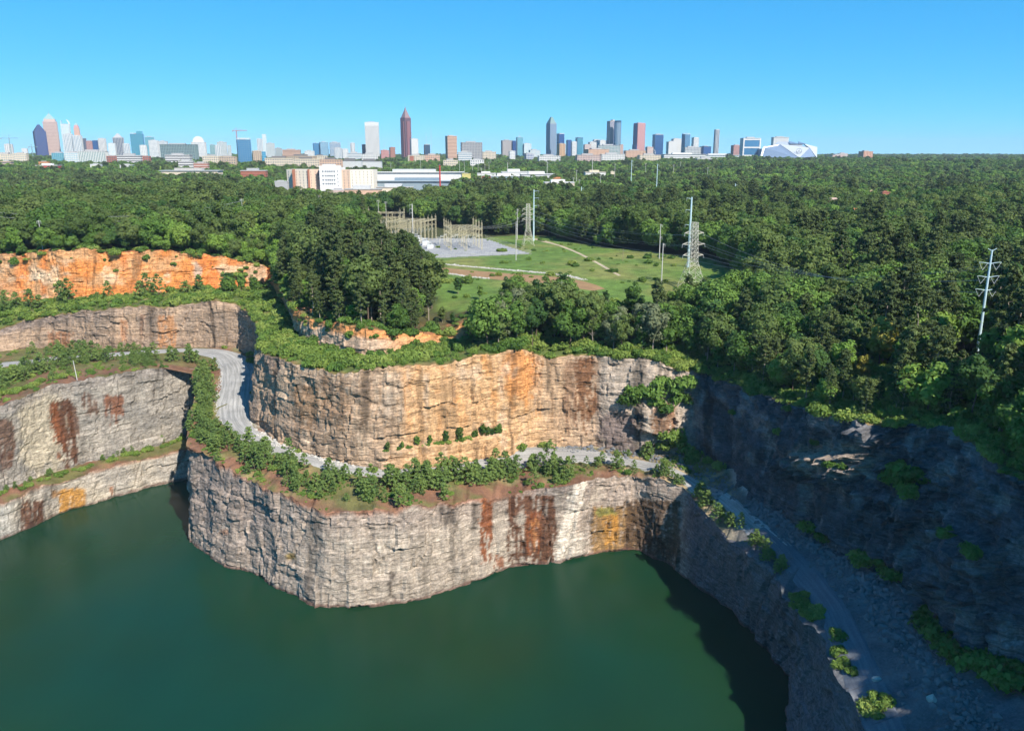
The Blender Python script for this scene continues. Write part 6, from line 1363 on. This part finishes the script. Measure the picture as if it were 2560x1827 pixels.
# low growth right at the cliff rim, shorter trees along power line corridor
dr = np.sqrt(np.min((fp_[:, None, 0][nr_] - rim[None, :, 0]) ** 2 + (fp_[:, None, 1][nr_] - rim[None, :, 1]) ** 2, axis=1)); rimd = np.full(len(fp_), 1e3); rimd[nr_] = dr
sc *= np.where((rimd < 14) & (fpx < 1120), .72, 1.0)
front = (fpx > 1080) & (fpx < 1850) & (dcam < 440); sc *= np.where((fpx > 1740) & (fpx < 2160) & (dcam < 350), .74, 1.0); is_pine &= ~(front & (frng.random(len(fp_)) < .6))
# how high the front trees may grow before they hide the meadow or the turquoise pole
ylim = np.interp(fpx, [1090, 1150, 1200, 1240, 1300, 1350, 1420, 1480, 1550, 1620, 1700, 1790, 1850], [800, 795, 785, 745, 705, 745, 715, 765, 760, 735, 722, 715, 690]) + frng.normal(size=len(fp_)) * 16
ylim = np.where((fpx > 2372) & (fpx < 2508) & (dcam < np.hypot(RM[0], RM[1])), 880, ylim)
gq_ = hit(2190, 930); gold_ = (fpx > 2130) & (fpx < 2250) & (dcam < np.hypot(gq_[0], gq_[1]) - 3); ylim = np.where(gold_, 950, ylim)
roof_ = np.zeros(len(fp_), bool)
for a_, b_, d0_, d1_, y_ in ((2405, 2495, 560, 810, 513), (2060, 2125, 560, 840, 503), (2170, 2240, 640, 990, 487), (2295, 2345, 640, 950, 490), (535, 575, 640, 905, 486)):
    m_ = (fpx > a_) & (fpx < b_) & (dcam > d0_) & (dcam < d1_); roof_ |= m_; ylim = np.where(m_, y_, ylim)
head2 = ((fpx > 630) & (fpx < 1110) & (dcam < 560)) | ((fpx > 840) & (fpx < 1060) & (dcam < 700)); ylim = np.where(head2 & ~front, np.interp(fpx, [640, 700, 760, 830, 900, 960, 1020, 1070, 1100], [640, 600, 574, 566, 572, 588, 608, 645, 695]) + frng.normal(size=len(fp_)) * 7, ylim)
mid2 = (fpx > 680) & (fpx < 1000) & (dcam > 640) & (dcam < 1245); ylim = np.where(mid2, np.interp(fpx, [680, 730, 800, 900, 960, 1000], [470, 480, 486, 494, 488, 470]) + frng.normal(size=len(fp_)) * 5, ylim)
lim = front | roof_ | head2 | mid2 | gold_ | ((fpx > 2372) & (fpx < 2508) & (dcam < np.hypot(RM[0], RM[1])))
bb2 = (ylim - CY) / F; zlim = HC - fp_[:, 1] * (SP + bb2 * CP) / (CP - bb2 * SP)
hmax_ = np.where(lim, (zlim - fz_) / np.where(is_pine, 22, 19), 9); sc = np.minimum(sc, np.maximum(hmax_, .0)); dead = sc < .22
vis = (fpx > -60) & (fpx < 2620)
order = np.argsort(dcam); nb = npn = 0; chosen = np.zeros(len(fp_), bool)
def region(px, d):
    if px < 330: return ('in the wood above the left half of the orange cliff', 'trees above the orange cliff')
    if px < 640: return ('in the wood above the right half of the orange cliff', 'trees above the orange cliff')
    if px < 1110 and d < 520:
        return (('on the left flank of the headland' if px < 760 else 'on the crest of the headland over the outcrop' if d > 400 else 'at the front edge of the headland over the outcrop') if px < 960 else 'on the right flank of the headland beside the meadow', 'trees on the headland')
    if px < 1700 and d < 470: return ('on the bank above the orange stripe of the tan cliff' if px < 1350 else 'on the bank above the brown streak of the tan cliff' if px < 1540 else 'on the bank above the cliff corner', 'trees on the rim of the tan cliff')
    if px < 1700: return ('in the wood beyond the meadow', 'trees beyond the meadow')
    if d < 400: return ('on the rim right above the cliff corner' if px < 1900 else 'on the rim above the sunlit rock patches' if px < 2150 else 'on the rim left of the turquoise monopole' if px < 2400 else 'on the rim around the turquoise monopole', 'trees on the rim of the shaded cliff')
    return ('at the dark right edge of the meadow' if px < 1950 else 'in the wood behind the yellow tree' if px < 2250 else 'in the wood behind the turquoise monopole', 'trees right of the meadow')
for i in order:
    if dead[i] or not vis[i] or dcam[i] > 900: continue
    lo, gr = region(fpx[i], dcam[i]); x, y = fp_[i]
    if is_pine[i]:
        if npn >= 290: continue
        npn += 1; plant('pine', x, y, 'dark green pine ' + lo, gr, float(sc[i]))
    else:
        if nb >= 290: continue
        nb += 1; r = frng.random()
        if front[i] and r < .45: plant('slim', x, y, 'slender leafy tree ' + lo, gr, float(sc[i]) * 1.15)
        elif front[i] and r < .60: plant('silver', x, y, 'silvery green tree ' + lo, gr, float(sc[i]))
        elif r < .06 + .4 * float(sst(.0, .4, fbm(np.array([x / 90]), np.array([y / 90]), np.zeros(1), 3, 311))[0]): plant('bright', x, y, 'light green broadleaf tree ' + lo, gr, float(sc[i]))
        else: plant('broad', x, y, 'deep green broadleaf tree ' + lo, gr, float(sc[i]))
    chosen[i] = True
for px, py, l in ((1003, 770, 'bare pinkish snag in front of the headland pines, right'), (835, 770, 'bare grey snag in front of the headland pines, left'), (905, 800, 'thin bare tree leaning at the headland edge'), (1330, 800, 'half bare tree on the bank above the orange stripe'), (2380, 1010, 'bare tangled tree at the shaded rim'), (1480, 860, 'thin dead tree on the bank above the brown streak')):
    p = hit(px, py); plant('snag', p[0], p[1] - 3, l, None, .95)
# a few trees that stand out in the photo
def solo(kind, px, py, label, s=1.0, **k):
    p = hit(px, py); return plant(kind, p[0], p[1], label, None, s, **k)
solo('bright', 905, 772, 'bright green round tree among the dark headland pines', 1.05)
solo('gold', 2195, 930, 'yellow flowering tree among dark pines at the right', 1.4)
solo('gold', 2158, 955, 'smaller yellow tree low among the right hand pines', .7)
solo('bright', 2395, 800, 'lime green tree left of the turquoise monopole', .8)
solo('bright', 2050, 880, 'large light green tree before the dark trees at right', 1.15)
solo('slim', 1145, 735, 'slim tree standing alone before the brown soil strip', .62)
solo('slim', 1200, 748, 'ivy covered stump tree before the short white stone line', .5)
solo('silver', 1300, 800, 'pale vine covered tree at the front of the meadow', 1.0)
solo('silver', 1400, 790, 'dusty green tree before the end of the soil strip', .95)
rest = np.where(~chosen & ~dead & ~np.isnan(fz_))[0]
# geometry-node scatter of one mass
def scatter(name, pts, scl, idx, rot, protos, label, cat):
    me = bpy.data.meshes.new(name); me.vertices.add(len(pts)); me.vertices.foreach_set('co', np.asarray(pts, np.float32).ravel())
    for nm, ty, ar in (('sc', 'FLOAT_VECTOR', scl), ('ix', 'INT', idx), ('rz', 'FLOAT', rot)):
        at = me.attributes.new(nm, ty, 'POINT'); at.data.foreach_set('vector' if ty == 'FLOAT_VECTOR' else 'value', np.asarray(ar, np.int32 if ty == 'INT' else np.float32).ravel())
    me.update(); o = link(name, me, None, kind='stuff', label=label, cat=cat)
    pc = bpy.data.collections.new(name + '_models')
    for k, m in enumerate(protos):
        q = bpy.data.objects.new('%s_model_%02d' % (name, k), m); pc.objects.link(q)
    ng = bpy.data.node_groups.new(name, 'GeometryNodeTree'); ng.interface.new_socket('Geometry', in_out='INPUT', socket_type='NodeSocketGeometry'); ng.interface.new_socket('Geometry', in_out='OUTPUT', socket_type='NodeSocketGeometry')
    N = ng.nodes; gi, go = N.new('NodeGroupInput'), N.new('NodeGroupOutput'); ip = N.new('GeometryNodeInstanceOnPoints'); ci = N.new('GeometryNodeCollectionInfo')
    ci.inputs['Collection'].default_value = pc; ci.inputs['Separate Children'].default_value = True; ci.inputs['Reset Children'].default_value = True
    mp = N.new('GeometryNodeMeshToPoints')
    def attr(nm, ty):
        a = N.new('GeometryNodeInputNamedAttribute'); a.data_type = ty; a.inputs['Name'].default_value = nm; return a.outputs[0]
    cx = N.new('ShaderNodeCombineXYZ'); L = ng.links
    L.new(attr('rz', 'FLOAT'), cx.inputs[2]); L.new(gi.outputs[0], mp.inputs[0]); L.new(mp.outputs[0], ip.inputs['Points']); L.new(ci.outputs[0], ip.inputs['Instance'])
    ip.inputs['Pick Instance'].default_value = True; L.new(attr('ix', 'INT'), ip.inputs['Instance Index'])
    e2r = N.new('FunctionNodeEulerToRotation'); L.new(cx.outputs[0], e2r.inputs[0]); L.new(e2r.outputs[0], ip.inputs['Rotation']); L.new(attr('sc', 'FLOAT_VECTOR'), ip.inputs['Scale']); L.new(ip.outputs[0], go.inputs[0])
    md_ = o.modifiers.new('scatter', 'NODES'); md_.node_group = ng
    return o
protos = [c for c, t in KIND['broad']] + [c for c, t in KIND['pine']] + [c for c, t in KIND['far']] + [c for c, t in KIND['farpine']] + [c for c, t in KIND['bright']] + [c for c, t in KIND['farbright']]
nB, nP, nF, nFP, nBr, nFB = [len(KIND[k]) for k in ('broad', 'pine', 'far', 'farpine', 'bright', 'farbright')]
ri = frng.random(len(rest)); nearr = dcam[rest] < 1000; pin = is_pine[rest]; brt = frng.random(len(rest)) < .08 + .5 * sst(.0, .4, fbm(fp_[rest, 0] / 90, fp_[rest, 1] / 90, 0 * fz_[rest], 3, 311))
ix = np.where(nearr, np.where(pin, nB + (ri * nP).astype(int), np.where(brt, nB + nP + nF + nFP + (ri * nBr).astype(int), (ri * nB).astype(int))),
              np.where(pin, nB + nP + nF + (ri * nFP).astype(int), np.where(brt, nB + nP + nF + nFP + nBr + (ri * nFB).astype(int), nB + nP + (ri * nF).astype(int))))
s_ = sc[rest]
scatter('forest', np.c_[fp_[rest], fz_[rest] - .3], np.c_[s_, s_, s_ * scz[rest]], ix, frng.uniform(0, 6.28, len(rest)), protos, 'dense green forest stretching from the quarry to the skyline', 'forest')
print('FOREST', len(rest), 'pines', npn, 'broad', nb)
# undergrowth on the green benches, the rim and the wood's edge
up = []
urng = np.random.default_rng(5)
def bench_cover(name_top, keys_from, K, n, lo, hi):
    pass
o2 = WALLS['middle_cliff']; tkm, om = top_at('middle_cliff', 0, len(MID) - 1); im = interp_keys(tkm, WALLS['upper_cliff']['B'])
a_ = urng.integers(0, len(tkm), 2600); t_ = urng.uniform(.03, 1.0, 2600)[:, None]; q = om[a_] * (1 - t_) + im[a_] * t_; up.append(q[urng.random(len(q)) < np.where(q[:, 1] < 150, .2, .9)])
a_ = urng.integers(0, len(tp), 2600); t_ = urng.uniform(-2, 12, 2600)[:, None]; q = tp[a_].copy(); q[:, :2] += out[a_] * t_; q = q[urng.random(len(q)) < .55]; q[:, 2] = [drop(x, y) for x, y in q[:, :2]]; up.append(q)
# slope of the wooded bank on the right of the tan cliff
wv = WALLS['upper_cliff']; tb = (wv['tk'] > 21.6); bb_, tt_ = wv['base'][tb], wv['top'][tb]; a_ = urng.integers(0, len(bb_), 2600); t_ = urng.uniform(0, 1, 2600)[:, None]; up.append(bb_[a_] * (1 - t_) + tt_[a_] * t_)
q = inpoly_pts(MEADOW, 260, 1.0, urng); qe = []
for x, y in q:
    if fbm(np.array([x / 22]), np.array([y / 22]), np.array([0.]), 2, 77)[0] > .12: qe.append((x, y, drop(x, y)))
if qe: up.append(np.array(qe))
tkr = np.vstack([ob, ib]); a_ = urng.integers(0, len(ob), 5200); t_ = urng.uniform(.03, .95, 5200)[:, None]; q = ob[a_] * (1 - t_) + ib[a_] * t_
rc = np.vstack(ROADS[:2])[::3]; rd = np.sqrt(((q[:, None, :2] - rc[None, :, :2]) ** 2).sum(2)) - rc[None, :, 2] / 2; okr = rd.min(1) > 1.2; qx, qy = proj(q)
q = q[okr & (fbm(q[:, 0] / 9, q[:, 1] / 9, 0 * q[:, 0], 2, 78) > np.where(qx < 560, -.25, .0)) & (qx < 1750)]; q = q[~np.isnan([drop(x, y) for x, y in q[:, :2]])]; q[:, 2] = [drop(x, y) for x, y in q[:, :2]]; SAP = q[urng.random(len(q)) < .14]; small0 = sum(len(u) for u in up); up.append(q)
up = np.vstack(up); us = .35 + .95 * urng.random(len(up)) ** 2.2; us[small0:] *= .5
ush = [c for c, t in KIND['shrub']] + [c for c, t in KIND['bush']]; ui = np.where(fbm(up[:, 0] / 9, up[:, 1] / 9, 0 * up[:, 0], 2, 79) + urng.uniform(-.3, .3, len(up)) > .08, 5 + urng.integers(0, 3, len(up)), urng.integers(0, 5, len(up)))
scatter('undergrowth', up - np.array([0, 0, .25]), np.c_[us, us, us * urng.uniform(.7, 1.3, len(up))], ui, urng.uniform(0, 6.28, len(up)), ush, 'low green undergrowth on the benches and cliff rims', 'undergrowth')

ss_ = urng.uniform(.35, .95, len(SAP))
scatter('saplings', SAP - np.array([0, 0, .15]), np.c_[ss_, ss_, ss_], urng.integers(0, 7, len(SAP)), urng.uniform(0, 6.28, len(SAP)), [c for c, t in KIND['young']], 'small self-sown pine saplings scattered over the road bench', 'saplings')

# ------------------------------------------------------------------ thin summer haze
hz = bpy.data.materials.new('haze_air'); hz.use_nodes = True; hn = hz.node_tree.nodes; hn.remove(hn['Principled BSDF'])
pv = hn.new('ShaderNodeVolumePrincipled'); pv.inputs['Density'].default_value = 4.0e-5; pv.inputs['Color'].default_value = (.62, .78, .95, 1); pv.inputs['Anisotropy'].default_value = 0.0
hz.node_tree.links.new(pv.outputs[0], hn['Material Output'].inputs['Volume'])
hb = MB().box(-16000, 16000, -400, 16000, -8, 440).build('haze', hz, kind='stuff', label='thin bluish summer haze over the whole scene', cat='haze')
